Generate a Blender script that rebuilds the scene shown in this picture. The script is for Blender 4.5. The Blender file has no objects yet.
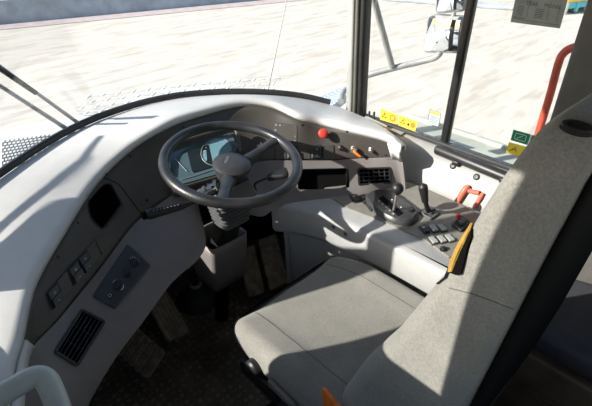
import bpy, bmesh, math, random
from mathutils import Vector as V, Matrix
from mathutils.bvhtree import BVHTree
random.seed(4)
SC = bpy.context.scene
COL = SC.collection
PI = math.pi
# ------------------------------------------------------------------ camera
FOC, PITCH, YAW = 470.0, math.radians(33), math.radians(44.3)
CAM = V((-.76, 0, 1.52))
FW = V((math.sin(YAW)*math.cos(PITCH), math.cos(YAW)*math.cos(PITCH), -math.sin(PITCH)))
RT = V((math.cos(YAW), -math.sin(YAW), 0))
UP = RT.cross(FW)
cd = bpy.data.cameras.new('camera'); cam = bpy.data.objects.new('camera', cd); COL.objects.link(cam)
cd.sensor_width = 36; cd.lens = 36*FOC/592; cd.clip_start = .02; cd.clip_end = 500
cam.matrix_world = Matrix(((RT.x, UP.x, -FW.x, CAM.x), (RT.y, UP.y, -FW.y, CAM.y), (RT.z, UP.z, -FW.z, CAM.z), (0, 0, 0, 1)))
SC.camera = cam

def direction(x, y): return FW + RT*((x-296)/FOC) - UP*((y-203)/FOC)
def at(x, y, ax, v):
    d = direction(x, y); i = 'xyz'.index(ax)
    return CAM + d*((v-CAM[i])/d[i])
def hit(x, y, tree):
    p, n, i, ds = tree.ray_cast(CAM, direction(x, y).normalized())
    if p is None:
        p, n, i, ds = tree.find_nearest(CAM + direction(x, y).normalized()*1.5)
    if n.dot(CAM-p) < 0: n = -n
    return p, n
# ------------------------------------------------------------------ materials
def newmat(name):
    m = bpy.data.materials.new(name); m.use_nodes = True
    nt = m.node_tree; b = nt.nodes['Principled BSDF']
    return m, nt, b
def pmat(name, col, rough=.5, metal=0, var=.08, scale=30, bump=.0, bscale=300, spec=.5, coat=0, detail=3):
    m, nt, b = newmat(name); N = nt.nodes; L = nt.links
    tc = N.new('ShaderNodeTexCoord')
    nz = N.new('ShaderNodeTexNoise'); nz.inputs['Scale'].default_value = scale; nz.inputs['Detail'].default_value = detail
    L.new(tc.outputs['Object'], nz.inputs['Vector'])
    r = N.new('ShaderNodeValToRGB')
    r.color_ramp.elements[0].position = .3; r.color_ramp.elements[1].position = .7
    r.color_ramp.elements[0].color = [c*(1-var) for c in col]+[1]
    r.color_ramp.elements[1].color = [min(1, c*(1+var)) for c in col]+[1]
    L.new(nz.outputs['Fac'], r.inputs['Fac']); L.new(r.outputs['Color'], b.inputs['Base Color'])
    b.inputs['Roughness'].default_value = rough; b.inputs['Metallic'].default_value = metal
    b.inputs['Specular IOR Level'].default_value = spec; b.inputs['Coat Weight'].default_value = coat
    if bump:
        n2 = N.new('ShaderNodeTexNoise'); n2.inputs['Scale'].default_value = bscale; n2.inputs['Detail'].default_value = 2
        L.new(tc.outputs['Object'], n2.inputs['Vector'])
        bp = N.new('ShaderNodeBump'); bp.inputs['Strength'].default_value = bump; bp.inputs['Distance'].default_value = .002
        L.new(n2.outputs['Fac'], bp.inputs['Height']); L.new(bp.outputs['Normal'], b.inputs['Normal'])
    return m
M = {}
M['shell'] = pmat('light_grey_plastic', (.66, .65, .64), .42, var=.03, bump=.15, bscale=700)
M['wallp'] = pmat('wall_grey_plastic', (.31, .305, .295), .45, var=.04, bump=.15, bscale=700)
M['lower'] = pmat('warm_grey_plastic', (.18, .163, .158), .45, var=.05, bump=.15, bscale=700)
M['fascia'] = pmat('charcoal_plastic', (.078, .070, .062), .5, var=.12, scale=12, bump=.2, bscale=600)
M['taupe'] = pmat('taupe_plastic', (.21, .20, .175), .55, var=.1, bump=.3, bscale=500)
M['console'] = pmat('console_grey_plastic', (.40, .40, .40), .42, var=.04, bump=.15, bscale=700)
M['black'] = pmat('black_plastic', (.014, .014, .015), .45, var=.1)
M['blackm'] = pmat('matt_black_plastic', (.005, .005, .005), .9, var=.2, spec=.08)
M['switch'] = pmat('switch_black', (.03, .032, .036), .35, var=.1)
M['switchgrey'] = pmat('switch_grey', (.33, .34, .33), .4, var=.05)
M['climate'] = pmat('climate_panel_blue_grey', (.050, .056, .066), .35, var=.08)
M['rubber'] = pmat('black_rubber', (.03, .03, .032), .65, var=.2, scale=20)
M['boot'] = pmat('grey_rubber_bellows', (.08, .081, .083), .5, var=.1)
M['wheel'] = pmat('worn_wheel_black', (.026, .027, .029), .36, var=.45, scale=14, bump=.25, bscale=160, coat=.05)
M['hub'] = pmat('hub_grey_plastic', (.045, .045, .048), .35, var=.12)
M['white'] = pmat('white_print', (.75, .75, .74), .5, var=.03)
M['red'] = pmat('signal_red_plastic', (.72, .055, .035), .4, var=.05)
M['orange'] = pmat('orange_plastic', (.95, .22, .03), .45, var=.15, scale=60)
M['hammer'] = pmat('faded_red_plastic', (.78, .13, .08), .45, var=.15)
M['yellow'] = pmat('yellow_sticker', (.88, .68, .05), .5, var=.05)
M['foam'] = pmat('yellow_foam', (.62, .36, .05), .8, var=.25, scale=40, bump=.5)
M['green'] = pmat('green_sticker', (.0, .24, .12), .5, var=.05)
M['silver'] = pmat('silver_metal', (.62, .60, .56), .3, metal=.9, var=.1)
M['darkmetal'] = pmat('dark_painted_metal', (.02, .02, .021), .42, var=.2)
M['frame'] = pmat('black_frame_paint', (.012, .012, .013), .4, var=.2)
M['pillar'] = pmat('olive_grey_pillar', (.13, .13, .115), .45, var=.1)
M['pillargrey'] = pmat('light_pillar_trim', (.34, .34, .33), .45, var=.05)
M['trim'] = pmat('rear_trim_grey', (.08, .077, .073), .6, var=.1)
M['roof'] = pmat('headliner_grey', (.12, .115, .11), .9, var=.05)
M['handrail'] = pmat('red_rail_paint', (.50, .07, .035), .5, var=.2, scale=20)
M['mirrorarm'] = pmat('galvanised_grey', (.36, .37, .38), .45, metal=.3, var=.1)
M['hood'] = pmat('hood_white_paint', (.70, .72, .73), .5, var=.08, scale=8)
M['step'] = pmat('tread_blue_grey', (.42, .50, .56), .5, var=.15, scale=20)
M['ledge'] = pmat('ledge_cream', (.52, .53, .46), .7, var=.12, scale=9)
M['box'] = pmat('dusty_brown_metal', (.085, .066, .045), .6, var=.35, scale=10)
M['seat2'] = pmat('navy_grey_vinyl', (.040, .042, .052), .6, var=.12, bump=.3)
M['pedal'] = pmat('lightened_dusty_pedal_rubber', (.33, .28, .22), .75, var=.35, scale=30)  # dust tone lightened in place of weak fill under the dash
M['barrier'] = pmat('blue_grey_concrete', (.33, .37, .42), .85, var=.2, scale=2)
M['kerbtop'] = pmat('pale_kerb', (.62, .62, .62), .85, var=.1, scale=3)
M['pink'] = pmat('pink_dust', (.50, .42, .41), .9, var=.12, scale=3)
M['cyan'] = pmat('cyan_paint', (.10, .50, .60), .5)
M['machine'] = pmat('machine_yellow', (.80, .50, .08), .5)
M['handle'] = pmat('door_handle_grey', (.50, .54, .53), .4, var=.06)
M['paper'] = pmat('grey_printed_film', (.23, .26, .26), .6, var=.15, scale=20)
M['paperwhite'] = pmat('white_label', (.42, .48, .52), .6, var=.08)

def fabric():
    m = pmat('grey_seat_fabric', (.235, .228, .208), .92, var=.12, scale=9, bump=.6, bscale=900, spec=.15)
    nt = m.node_tree; N = nt.nodes; L = nt.links; b = N['Principled BSDF']
    src = b.inputs['Base Color'].links[0].from_socket
    tc = [n for n in N if n.type == 'TEX_COORD'][0]
    n2 = N.new('ShaderNodeTexNoise'); n2.inputs['Scale'].default_value = 260; n2.inputs['Detail'].default_value = 2
    L.new(tc.outputs['Object'], n2.inputs['Vector'])
    mp = N.new('ShaderNodeMapRange'); mp.inputs[1].default_value = .3; mp.inputs[2].default_value = .7; mp.inputs[3].default_value = .84; mp.inputs[4].default_value = 1.14
    L.new(n2.outputs['Fac'], mp.inputs[0])
    mx = N.new('ShaderNodeMix'); mx.data_type = 'RGBA'; mx.blend_type = 'MULTIPLY'; mx.inputs[0].default_value = 1
    L.new(src, mx.inputs[6]); L.new(mp.outputs[0], mx.inputs[7]); L.new(mx.outputs[2], b.inputs['Base Color'])
    b.inputs['Sheen Weight'].default_value = .25
    return m
M['fabric'] = fabric()
def floor_mat():
    m, nt, b = newmat('black_rubber_mat'); N = nt.nodes; L = nt.links
    tc = N.new('ShaderNodeTexCoord')
    nz = N.new('ShaderNodeTexNoise'); nz.inputs['Scale'].default_value = 7; nz.inputs['Detail'].default_value = 6
    L.new(tc.outputs['Object'], nz.inputs['Vector'])
    vo = N.new('ShaderNodeTexVoronoi'); vo.inputs['Scale'].default_value = 34; vo.inputs['Randomness'].default_value = .35
    L.new(tc.outputs['Object'], vo.inputs['Vector'])
    r = N.new('ShaderNodeValToRGB'); r.color_ramp.elements[0].color = (.12, .10, .08, 1); r.color_ramp.elements[1].color = (.34, .29, .23, 1)  # mat colours raised to make up for the dim footwell light
    r.color_ramp.elements[0].position = .35; r.color_ramp.elements[1].position = .75
    L.new(nz.outputs['Fac'], r.inputs['Fac'])
    st = N.new('ShaderNodeMapRange'); st.inputs[1].default_value = .25; st.inputs[2].default_value = .4; st.inputs[3].default_value = 1; st.inputs[4].default_value = 0
    L.new(vo.outputs['Distance'], st.inputs[0])
    mx = N.new('ShaderNodeMix'); mx.data_type = 'RGBA'; mx.blend_type = 'MULTIPLY'; mx.inputs[0].default_value = .45
    L.new(r.outputs['Color'], mx.inputs[6]); L.new(st.outputs[0], mx.inputs[7]); L.new(mx.outputs[2], b.inputs['Base Color'])
    bp = N.new('ShaderNodeBump'); bp.inputs['Strength'].default_value = 1; bp.inputs['Distance'].default_value = .004
    L.new(st.outputs[0], bp.inputs['Height']); L.new(bp.outputs['Normal'], b.inputs['Normal'])
    b.inputs['Roughness'].default_value = .6
    return m
M['floor'] = floor_mat()
def sand_mat():
    m, nt, b = newmat('bright_dry_sand'); N = nt.nodes; L = nt.links
    tc = N.new('ShaderNodeTexCoord')
    mp = N.new('ShaderNodeMapping'); mp.inputs['Rotation'].default_value = (0, 0, math.radians(-12)); mp.inputs['Scale'].default_value = (.5, 2.2, 1)
    L.new(tc.outputs['Object'], mp.inputs['Vector'])
    n1 = N.new('ShaderNodeTexNoise'); n1.inputs['Scale'].default_value = 1.3; n1.inputs['Detail'].default_value = 8; n1.inputs['Roughness'].default_value = .6
    L.new(mp.outputs[0], n1.inputs['Vector'])
    r = N.new('ShaderNodeValToRGB'); e = r.color_ramp.elements
    e[0].position = .36; e[0].color = (.51, .465, .40, 1); e[1].position = .52; e[1].color = (.625, .585, .52, 1)
    L.new(n1.outputs['Fac'], r.inputs['Fac']); L.new(r.outputs['Color'], b.inputs['Base Color'])
    bp = N.new('ShaderNodeBump'); bp.inputs['Strength'].default_value = .4; bp.inputs['Distance'].default_value = .06
    n2 = N.new('ShaderNodeTexNoise'); n2.inputs['Scale'].default_value = 2.6; n2.inputs['Detail'].default_value = 6
    L.new(mp.outputs[0], n2.inputs['Vector'])
    L.new(n2.outputs['Fac'], bp.inputs['Height']); L.new(bp.outputs['Normal'], b.inputs['Normal'])
    b.inputs['Roughness'].default_value = 1; b.inputs['Specular IOR Level'].default_value = .1
    return m
M['sand'] = sand_mat()
def glass_mat(name, tint=(1, 1, 1), haze=.03, refl=.7):
    m = bpy.data.materials.new(name); m.use_nodes = True; nt = m.node_tree; N = nt.nodes; L = nt.links
    N.clear(); out = N.new('ShaderNodeOutputMaterial')
    tr = N.new('ShaderNodeBsdfTransparent'); tr.inputs[0].default_value = (*tint, 1)
    gl = N.new('ShaderNodeBsdfGlossy'); gl.inputs['Roughness'].default_value = .02
    df = N.new('ShaderNodeBsdfDiffuse'); df.inputs[0].default_value = (.8, .8, .8, 1)
    fr = N.new('ShaderNodeFresnel'); fr.inputs['IOR'].default_value = 1.35
    mu = N.new('ShaderNodeMath'); mu.operation = 'MULTIPLY'; mu.inputs[1].default_value = refl; L.new(fr.outputs[0], mu.inputs[0])
    m1 = N.new('ShaderNodeMixShader'); L.new(mu.outputs[0], m1.inputs[0]); L.new(tr.outputs[0], m1.inputs[1]); L.new(gl.outputs[0], m1.inputs[2])
    nz = N.new('ShaderNodeTexNoise'); nz.inputs['Scale'].default_value = 3; nz.inputs['Detail'].default_value = 5
    tc = N.new('ShaderNodeTexCoord'); L.new(tc.outputs['Object'], nz.inputs['Vector'])
    mr = N.new('ShaderNodeMapRange'); mr.inputs[1].default_value = .35; mr.inputs[2].default_value = .7; mr.inputs[3].default_value = haze*.4; mr.inputs[4].default_value = haze*1.5
    L.new(nz.outputs['Fac'], mr.inputs[0])
    m2 = N.new('ShaderNodeMixShader'); L.new(mr.outputs[0], m2.inputs[0]); L.new(m1.outputs[0], m2.inputs[1]); L.new(df.outputs[0], m2.inputs[2])
    L.new(m2.outputs[0], out.inputs[0])
    return m
M['glass'] = glass_mat('window_glass', (.98, .985, .98), .006, .4)
M['windshield'] = glass_mat('windshield_glass', (.97, .985, .99), .006, .15)
m, nt, b = newmat('mirror_glass'); b.inputs['Metallic'].default_value = 1; b.inputs['Roughness'].default_value = .02; b.inputs['Base Color'].default_value = (.8, .85, .9, 1); M['mirror'] = m
m, nt, b = newmat('cluster_lens'); b.inputs['Base Color'].default_value = (.09, .15, .18, 1); b.inputs['Roughness'].default_value = .12; b.inputs['Coat Weight'].default_value = 1; b.inputs['Coat Roughness'].default_value = .05; M['lens'] = m  # blue base colour stands in for sky reflected in the lens
m, nt, b = newmat('cluster_dial'); b.inputs['Base Color'].default_value = (.22, .42, .50, 1); b.inputs['Roughness'].default_value = .2; b.inputs['Coat Weight'].default_value = 1; M['dial'] = m
m, nt, b = newmat('lcd_screen'); b.inputs['Base Color'].default_value = (.02, .03, .035, 1); b.inputs['Roughness'].default_value = .15; M['lcd'] = m
# ------------------------------------------------------------------ mesh building
class MB:
    def __init__(s): s.b = bmesh.new()
    def face(s, vs):
        try: return s.b.faces.new(vs)
        except ValueError: return None
    def v(s, p): return s.b.verts.new(V(p))
    def box(s, c, size, rot=None, bev=0):
        hx, hy, hz = [a/2 for a in size]; R = rot if rot else Matrix.Identity(3)
        t = bmesh.new(); bmesh.ops.create_cube(t, size=1)
        for q in t.verts: q.co = V((q.co.x*size[0], q.co.y*size[1], q.co.z*size[2]))
        if bev: bmesh.ops.bevel(t, geom=t.edges[:], offset=bev, segments=3, affect='EDGES', profile=.5)
        for q in t.verts: q.co = R @ q.co + V(c)
        s.merge(t); return s
    def merge(s, t):
        mp = {q: s.b.verts.new(q.co) for q in t.verts}
        for f in t.faces: s.face([mp[q] for q in f.verts])
        t.free()
    def tube(s, pts, r, seg=10, cap=True, closed=False):
        pts = [V(p) for p in pts]; n = len(pts)
        rs = r if isinstance(r, (list, tuple)) else [r]*n
        rings = []; prev = None
        for i in range(n):
            if closed: t = (pts[(i+1) % n]-pts[i-1]).normalized()
            else: t = (pts[min(i+1, n-1)]-pts[max(i-1, 0)]).normalized()
            if prev is None:
                a = V((0, 0, 1)) if abs(t.z) < .9 else V((1, 0, 0))
                u = t.cross(a).normalized()
            else:
                u = (prev - t*prev.dot(t)).normalized()
            prev = u; w = t.cross(u)
            rings.append([s.v(pts[i]+(u*math.cos(k*2*PI/seg)+w*math.sin(k*2*PI/seg))*rs[i]) for k in range(seg)])
        m = n if closed else n-1
        for i in range(m):
            A, B = rings[i], rings[(i+1) % n]
            for k in range(seg): s.face([A[k], A[(k+1) % seg], B[(k+1) % seg], B[k]])
        if cap and not closed: s.face(rings[0][::-1]); s.face(rings[-1])
        return s
    def lathe(s, o, ax, prof, seg=28, cap=True):
        o = V(o); ax = V(ax).normalized(); a = V((1, 0, 0)) if abs(ax.x) < .9 else V((0, 1, 0))
        u = ax.cross(a).normalized(); w = ax.cross(u)
        rings = [[s.v(o+ax*h+(u*math.cos(k*2*PI/seg)+w*math.sin(k*2*PI/seg))*max(r, .0002)) for k in range(seg)] for r, h in prof]
        for A, B in zip(rings, rings[1:]):
            for k in range(seg): s.face([A[k], A[(k+1) % seg], B[(k+1) % seg], B[k]])
        if cap: s.face(rings[0][::-1]); s.face(rings[-1])
        return s
    def grid(s, rows, closed=False):
        vs = [[s.v(p) for p in r] for r in rows]
        for A, B in zip(vs, vs[1:]):
            for k in range(len(A)-1): s.face([A[k], A[k+1], B[k+1], B[k]])
        return vs
    def prism(s, poly, ext):
        """poly: list of 3D points, ext: vector"""
        ext = V(ext); A = [s.v(p) for p in poly]; B = [s.v(V(p)+ext) for p in poly]
        n = len(A)
        s.face(A[::-1]); s.face(B)
        for k in range(n): s.face([A[k], A[(k+1) % n], B[(k+1) % n], B[k]])
        return s
    def soft(s, size, r, f, n=(14, 14, 10)):
        """dense rounded box, then every point through f"""
        hx, hy, hz = [a/2 for a in size]
        t = {}
        def pt(i, j, k):
            key = (i, j, k)
            if key in t: return t[key]
            p = V(((i/n[0]*2-1)*hx, (j/n[1]*2-1)*hy, (k/n[2]*2-1)*hz))
            c = V((max(-hx+r, min(hx-r, p.x)), max(-hy+r, min(hy-r, p.y)), max(-hz+r, min(hz-r, p.z))))
            d = p-c
            if d.length > 1e-9:
                m = max(abs(d.x), abs(d.y), abs(d.z)); d = d*(m/d.length)
            t[key] = s.v(f(c+d)); return t[key]
        for ax in range(3):
            a, b = [q for q in range(3) if q != ax]
            for side in (0, n[ax]):
                for i in range(n[a]):
                    for j in range(n[b]):
                        ks = []
                        for di, dj in ((0, 0), (1, 0), (1, 1), (0, 1)):
                            k = [0, 0, 0]; k[ax] = side; k[a] = i+di; k[b] = j+dj; ks.append(pt(*k))
                        s.face(ks)
        return s
def woff(parent):
    o = V((0, 0, 0))
    while parent: o += parent.location; parent = parent.parent
    return o
def make(name, mb, mat, parent=None, smooth=35, solid=0, sub=0, off=-1, loc=None):
    bmesh.ops.recalc_face_normals(mb.b, faces=mb.b.faces[:])
    if solid:                                   # open sheets thicken away from the cab interior
        sg = sum(f.normal.dot(CAM-f.calc_center_median())*f.calc_area() for f in mb.b.faces)
        if sg < 0: bmesh.ops.reverse_faces(mb.b, faces=mb.b.faces[:])
    me = bpy.data.meshes.new(name)
    o = bpy.data.objects.new(name, me); COL.objects.link(o)
    if parent: base = woff(parent); o.parent = parent
    else:
        if loc is None:
            xs = [q.co for q in mb.b.verts]
            lo = V([min(q[i] for q in xs) for i in range(3)]); hi = V([max(q[i] for q in xs) for i in range(3)])
            base = V(((lo.x+hi.x)/2, (lo.y+hi.y)/2, lo.z))
        else: base = V(loc)
        o.location = base
    bmesh.ops.translate(mb.b, verts=mb.b.verts[:], vec=-base)
    mb.b.to_mesh(me); mb.b.free()
    for p in me.polygons: p.use_smooth = True
    me.set_sharp_from_angle(angle=math.radians(smooth))
    me.materials.append(M[mat])
    if sub: q = o.modifiers.new('sub', 'SUBSURF'); q.levels = q.render_levels = sub
    if solid: q = o.modifiers.new('solid', 'SOLIDIFY'); q.thickness = solid; q.offset = off
    return o
def thing(name, loc, label, cat, group=None):
    o = bpy.data.objects.new(name, None); COL.objects.link(o); o.location = loc; o.empty_display_size = .05
    return tag(o, label, cat, group)
def tag(o, label, cat, group=None):
    o['label'] = label; o['category'] = cat
    if group: o['group'] = group
    return o
def struct(name, mb, mat, **k):
    o = make(name, mb, mat, **k); o['kind'] = 'structure'; return o
def plabel(o, t): o['label'] = t; return o
def cr(P, n):
    """Catmull-Rom through points, n samples per span"""
    P = [V(p) for p in P]; out = []
    for i in range(len(P)-1):
        a = P[i-1] if i else P[0]*2-P[1]; b, c = P[i], P[i+1]; d = P[i+2] if i+2 < len(P) else P[-1]*2-P[-2]
        for k in range(n):
            t = k/n
            out.append(.5*((2*b)+(c-a)*t+(2*a-5*b+4*c-d)*t*t+(3*b-a-3*c+d)*t**3))
    out.append(P[-1]); return out
def rrect(u0, v0, u1, v1, r, n=5):
    P = []
    for cx, cy, a0 in ((u1-r, v0+r, -90), (u1-r, v1-r, 0), (u0+r, v1-r, 90), (u0+r, v0+r, 180)):
        for k in range(n+1):
            a = math.radians(a0+90*k/n); P.append((cx+r*math.cos(a), cy+r*math.sin(a)))
    return P
class Patch:
    """a measured flat-ish four-cornered area on a surface; u,v in metres, w above it"""
    def __init__(s, c, tree=None, pts=None):
        if pts: s.c = [V(p) for p in pts]; s.n = None
        else:
            h = [hit(x, y, tree) for x, y in c]; s.c = [a[0] for a in h]
        a, b, c2, d = s.c
        s.n = ((b-a)+(c2-d)).cross((d-a)+(c2-b)).normalized()
        if s.n.dot(CAM-a) < 0: s.n = -s.n
        s.W = ((b-a).length+(c2-d).length)/2; s.H = ((d-a).length+(c2-b).length)/2
    def p(s, u, v, w=0):
        u /= s.W; v /= s.H; a, b, c, d = s.c
        return a*(1-u)*(1-v)+b*u*(1-v)+c*u*v+d*(1-u)*v+s.n*w
    def slab(s, mb, u0, v0, u1, v1, w0, w1, r=.002, bev=.0015, dome=0):
        r = min(r, (u1-u0)/2.01, (v1-v0)/2.01); bev = min(bev, r*.7, abs(w1-w0)*.9)
        O = rrect(u0, v0, u1, v1, r); I = rrect(u0+bev, v0+bev, u1-bev, v1-bev, max(r-bev, .0002))
        a = [mb.v(s.p(x, y, w0)) for x, y in O]; b = [mb.v(s.p(x, y, w1-bev)) for x, y in O]; c = [mb.v(s.p(x, y, w1)) for x, y in I]
        n = len(a)
        for A, B in ((a, b), (b, c)):
            for k in range(n): mb.face([A[k], A[(k+1) % n], B[(k+1) % n], B[k]])
        mb.face(c); mb.face(a[::-1]); return mb
    def ring(s, mb, u0, v0, u1, v1, t, w0, w1, r=.006):
        O = rrect(u0, v0, u1, v1, r); I = rrect(u0+t, v0+t, u1-t, v1-t, max(r-t, .001))
        L = [[mb.v(s.p(x, y, w)) for x, y in P] for P, w in ((O, w0), (O, w1), (I, w1), (I, w0))]
        n = len(O)
        for A, B in zip(L, L[1:]+L[:1]):
            for k in range(n): mb.face([A[k], A[(k+1) % n], B[(k+1) % n], B[k]])
        return mb
    def disc(s, mb, u, v, prof, seg=24):
        rings = [[mb.v(s.p(u+r*math.cos(k*2*PI/seg), v+r*math.sin(k*2*PI/seg), w)) for k in range(seg)] for r, w in prof]
        for A, B in zip(rings, rings[1:]):
            for k in range(seg): mb.face([A[k], A[(k+1) % seg], B[(k+1) % seg], B[k]])
        mb.face(rings[-1]); mb.face(rings[0][::-1]); return mb
    def text(s, mb, txt, u, v, size, w, ang=0, flipv=False):
        cu = bpy.data.curves.new('t', 'FONT'); cu.body = txt; cu.size = size; cu.align_x = 'CENTER'; cu.align_y = 'CENTER'; cu.resolution_u = 2
        o = bpy.data.objects.new('t', cu); COL.objects.link(o)
        me = bpy.data.meshes.new_from_object(o.evaluated_get(bpy.context.evaluated_depsgraph_get()))
        ca, sa = math.cos(ang), math.sin(ang)
        vs = [mb.v(s.p(u+q.co.x*ca-q.co.y*sa, v+q.co.x*sa+q.co.y*ca, w)) for q in me.vertices]
        for p in me.polygons: mb.face([vs[i] for i in p.vertices])
        bpy.data.objects.remove(o); bpy.data.curves.remove(cu); bpy.data.meshes.remove(me); return mb
def cut(obj, cutters):
    """carve real openings"""
    for c in cutters:
        cm = bpy.data.meshes.new('c'); bmesh.ops.recalc_face_normals(c.b, faces=c.b.faces[:]); bmesh.ops.translate(c.b, verts=c.b.verts[:], vec=-woff(obj)); c.b.to_mesh(cm); c.b.free()
        co = bpy.data.objects.new('c', cm); COL.objects.link(co); co.matrix_world = Matrix.Translation(woff(obj))
        md = obj.modifiers.new('b', 'BOOLEAN'); md.object = co; md.operation = 'DIFFERENCE'; md.solver = 'EXACT'
        bpy.context.view_layer.update()
        me = bpy.data.meshes.new_from_object(obj.evaluated_get(bpy.context.evaluated_depsgraph_get()))
        obj.modifiers.clear(); obj.data = me
        bpy.data.objects.remove(co); bpy.data.meshes.remove(cm)
def tree_of(mb): mb.b.normal_update(); return BVHTree.FromBMesh(mb.b)
def tree_obj(o):
    bpy.context.view_layer.update()
    dg = bpy.context.evaluated_depsgraph_get(); me = bpy.data.meshes.new_from_object(o.evaluated_get(dg))
    off = woff(o); t = BVHTree.FromPolygons([q.co+off for q in me.vertices], [tuple(p.vertices) for p in me.polygons])
    bpy.data.meshes.remove(me); return t
def shrink(poly, f):
    cx = sum(p[0] for p in poly)/len(poly); cy = sum(p[1] for p in poly)/len(poly)
    return [(cx+(x-cx)*f, cy+(y-cy)*f) for x, y in poly]

# ================================================================== DASHBOARD
def Z(x, y, z): return at(x, y, 'z', z)
R2 = [(8,420,.70),(15,365,.70),(23,338,.70),(31,300,.715),(40,275,.73),(60,240,.755),(95,185,.80),(130,150,.84),(165,128,.87),(200,115,.87),(240,105,.87),(270,106,.86),(298,118,.83),(322,124,.80),(350,131,.79),(388,141,.77),(400,152,.75)]
R3 = [(20,430,.67),(24,372,.67),(32,346,.65),(55,322,.635),(75,298,.63),(102,265,.635),(133,225,.655),(158,204,.68),(200,185,.70),(225,172,.70),(250,163,.70),(270,160,.70),(298,160,.69),(330,160,.68),(360,158,.68),(392,157,.70),(402,160,.70)]
R4 = [(52,520,.50),(68,440,.50),(87,402,.50),(102,375,.51),(119,349,.52),(143,318,.54),(171,280,.57),(205,244,.60),(228,204,.66),(255,213,.6),(275,206,.6),(290,203,.6),(310,200,.6),(340,197,.6),(370,195,.6),(400,185,.6),(405,190,.6)]
R0 = [(-.855,.78,.69),(-.855,.90,.70),(-.855,.99,.71),(-.855,1.10,.73),(-.85,1.20,.76),(-.78,1.31,.80),(-.56,1.40,.855),(-.30,1.53,.87),(-.08,1.585,.87),(.12,1.565,.87),(.30,1.495,.86),(.45,1.40,.845),(.57,1.32,.82),(.66,1.24,.79),(.70,1.15,.77),(.70,1.0,.755),(.645,.85,.745)]
r2 = [Z(*q) for q in R2]; r3 = [Z(*q) for q in R3]; r4 = [Z(*q) for q in R4]; r4[8] = V((-.02, 1.24, .655)); r3[8] = V((-.03, 1.25, .70)); r0 = [V(q) for q in R0]
NS = 8
def rowspan(f): return cr([f(i) for i in range(17)], NS)
def lipf(i):                                   # rounded crest just outside the fascia edge
    d = (r0[i]-r2[i]); d.z = 0; d = d.normalized(); return d
rows_top = [rowspan(lambda i: r0[i]+V((0, 0, -.02))), rowspan(lambda i: r0[i]), rowspan(lambda i: r0[i].lerp(r2[i], .35)+V((0, 0, .012))),
            rowspan(lambda i: r0[i].lerp(r2[i], .7)+V((0, 0, .020))), rowspan(lambda i: r2[i]+lipf(i)*.022+V((0, 0, .018))),
            rowspan(lambda i: r2[i]+lipf(i)*.009+V((0, 0, .016))), rowspan(lambda i: r2[i]+lipf(i)*.001+V((0, 0, .008))), rowspan(lambda i: r2[i]+V((0, 0, -.006)))]
def nrm(i):
    a = r2[min(i+1, 16)]-r2[max(i-1, 0)]; b = r3[i]-r2[i]; n = a.cross(b).normalized()
    return n if n.z > 0 else -n
def fin(i):                                     # how far in (towards the driver, downwards) the lower edge turns under
    a = r4[min(i+1, 16)]-r4[max(i-1, 0)]; a.z = 0; n = V((-a.y, a.x, 0)).normalized()
    return n                                    # points forwards / outwards
rows_low = [rowspan(lambda i: r3[i]+V((0, 0, -.004))), rowspan(lambda i: r3[i]+(r4[i]-r3[i]).normalized()*.006+V((0, 0, .004))), rowspan(lambda i: r3[i].lerp(r4[i], .3)+V((0,0,.004))),
            rowspan(lambda i: r3[i].lerp(r4[i], .65)+V((0,0,.004))), rowspan(lambda i: r3[i].lerp(r4[i], .93)), rowspan(lambda i: r4[i]+V((0, 0, -.012))),
            rowspan(lambda i: r4[i]+fin(i)*.03+V((0, 0, -.035))), rowspan(lambda i: r4[i]+fin(i)*.13+V((0, 0, -.04)))]
dash = thing('dashboard', (0, 1.3, .45), 'wrap-around light grey dashboard with a charcoal instrument fascia behind the steering wheel', 'dashboard')
# upper shell; beyond both ends of the fascia it closes over onto the lower panel
mb = MB(); mb.grid(rows_top)
top_tree = tree_of(mb)
i0 = 0; a = rows_top[-1]; b = rows_low[0]
mb.grid([a[:2*NS+1], b[:2*NS+1]]); mb.grid([a[-NS-1:], b[-NS-1:]])
upper = make('upper_shell', mb, 'shell', dash, smooth=50, solid=.006)
mb = MB(); mb.grid(rows_low); low_tree = tree_of(mb)
lower = make('lower_panel', mb, 'lower', dash, smooth=50, solid=.006)
# fascia
mb = MB()
fr = [[p for p in rowspan(lambda i: r2[i].lerp(r3[i], t)+V((0, 0, -.006 if t < .01 else (-.006+.0))))] for t in (0, .1, .3, .5, .7, .9, 1)]
fr = [r[2*NS-2:-NS+2] for r in fr]
mb.grid(fr); fas_tree = tree_of(mb)
fascia = make('fascia', mb, 'fascia', dash, smooth=50, solid=.005)

# --- openings
def cutter(poly, tree, d0=.03, d1=.06):
    h = [hit(x, y, tree) for x, y in poly]; n = sum((q[1] for q in h), V()).normalized()
    return MB().prism([q[0]+n*d0 for q in h], -n*(d0+d1)), [q[0] for q in h], n
def pocket(name, poly, tree, depth, mat, parent):
    h = [hit(x, y, tree) for x, y in poly]; n = sum((q[1] for q in h), V()).normalized()
    mb = MB(); A = [mb.v(q[0]-n*.001) for q in h]; c = sum((q[0] for q in h), V())/len(h)
    B = [mb.v(c+(q[0]-c)*.92-n*depth) for q in h]; k = len(A)
    for i in range(k): mb.face([A[i], A[(i+1) % k], B[(i+1) % k], B[i]])
    mb.face(B); return make(name, mb, mat, parent, smooth=30)
hole = [(88,204),(90,199),(103,185),(108,184),(112,186),(121,203),(120,206),(103,228),(100,227),(91,217)]
c1, pts, n1 = cutter(hole, fas_tree); cut(fascia, [c1])
pk = pocket('storage_pocket', hole, fas_tree, .055, 'blackm', dash)
rm = MB().tube([p+n1*.0005 for p in cr(pts+[pts[0]], 3)[:-1]], .0018, 6, closed=True); make('pocket_rim', rm, 'black', pk)
bin_ = [(297,170),(299,168.5),(347,167.5),(349.5,169),(350.5,186),(349,188),(299,190),(297,188.5)]
ventR = [(358,169),(390,168),(391,183),(359,185)]
ventL = [(81.5,310),(104,322),(77,366),(55,352)]
cs = []
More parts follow.
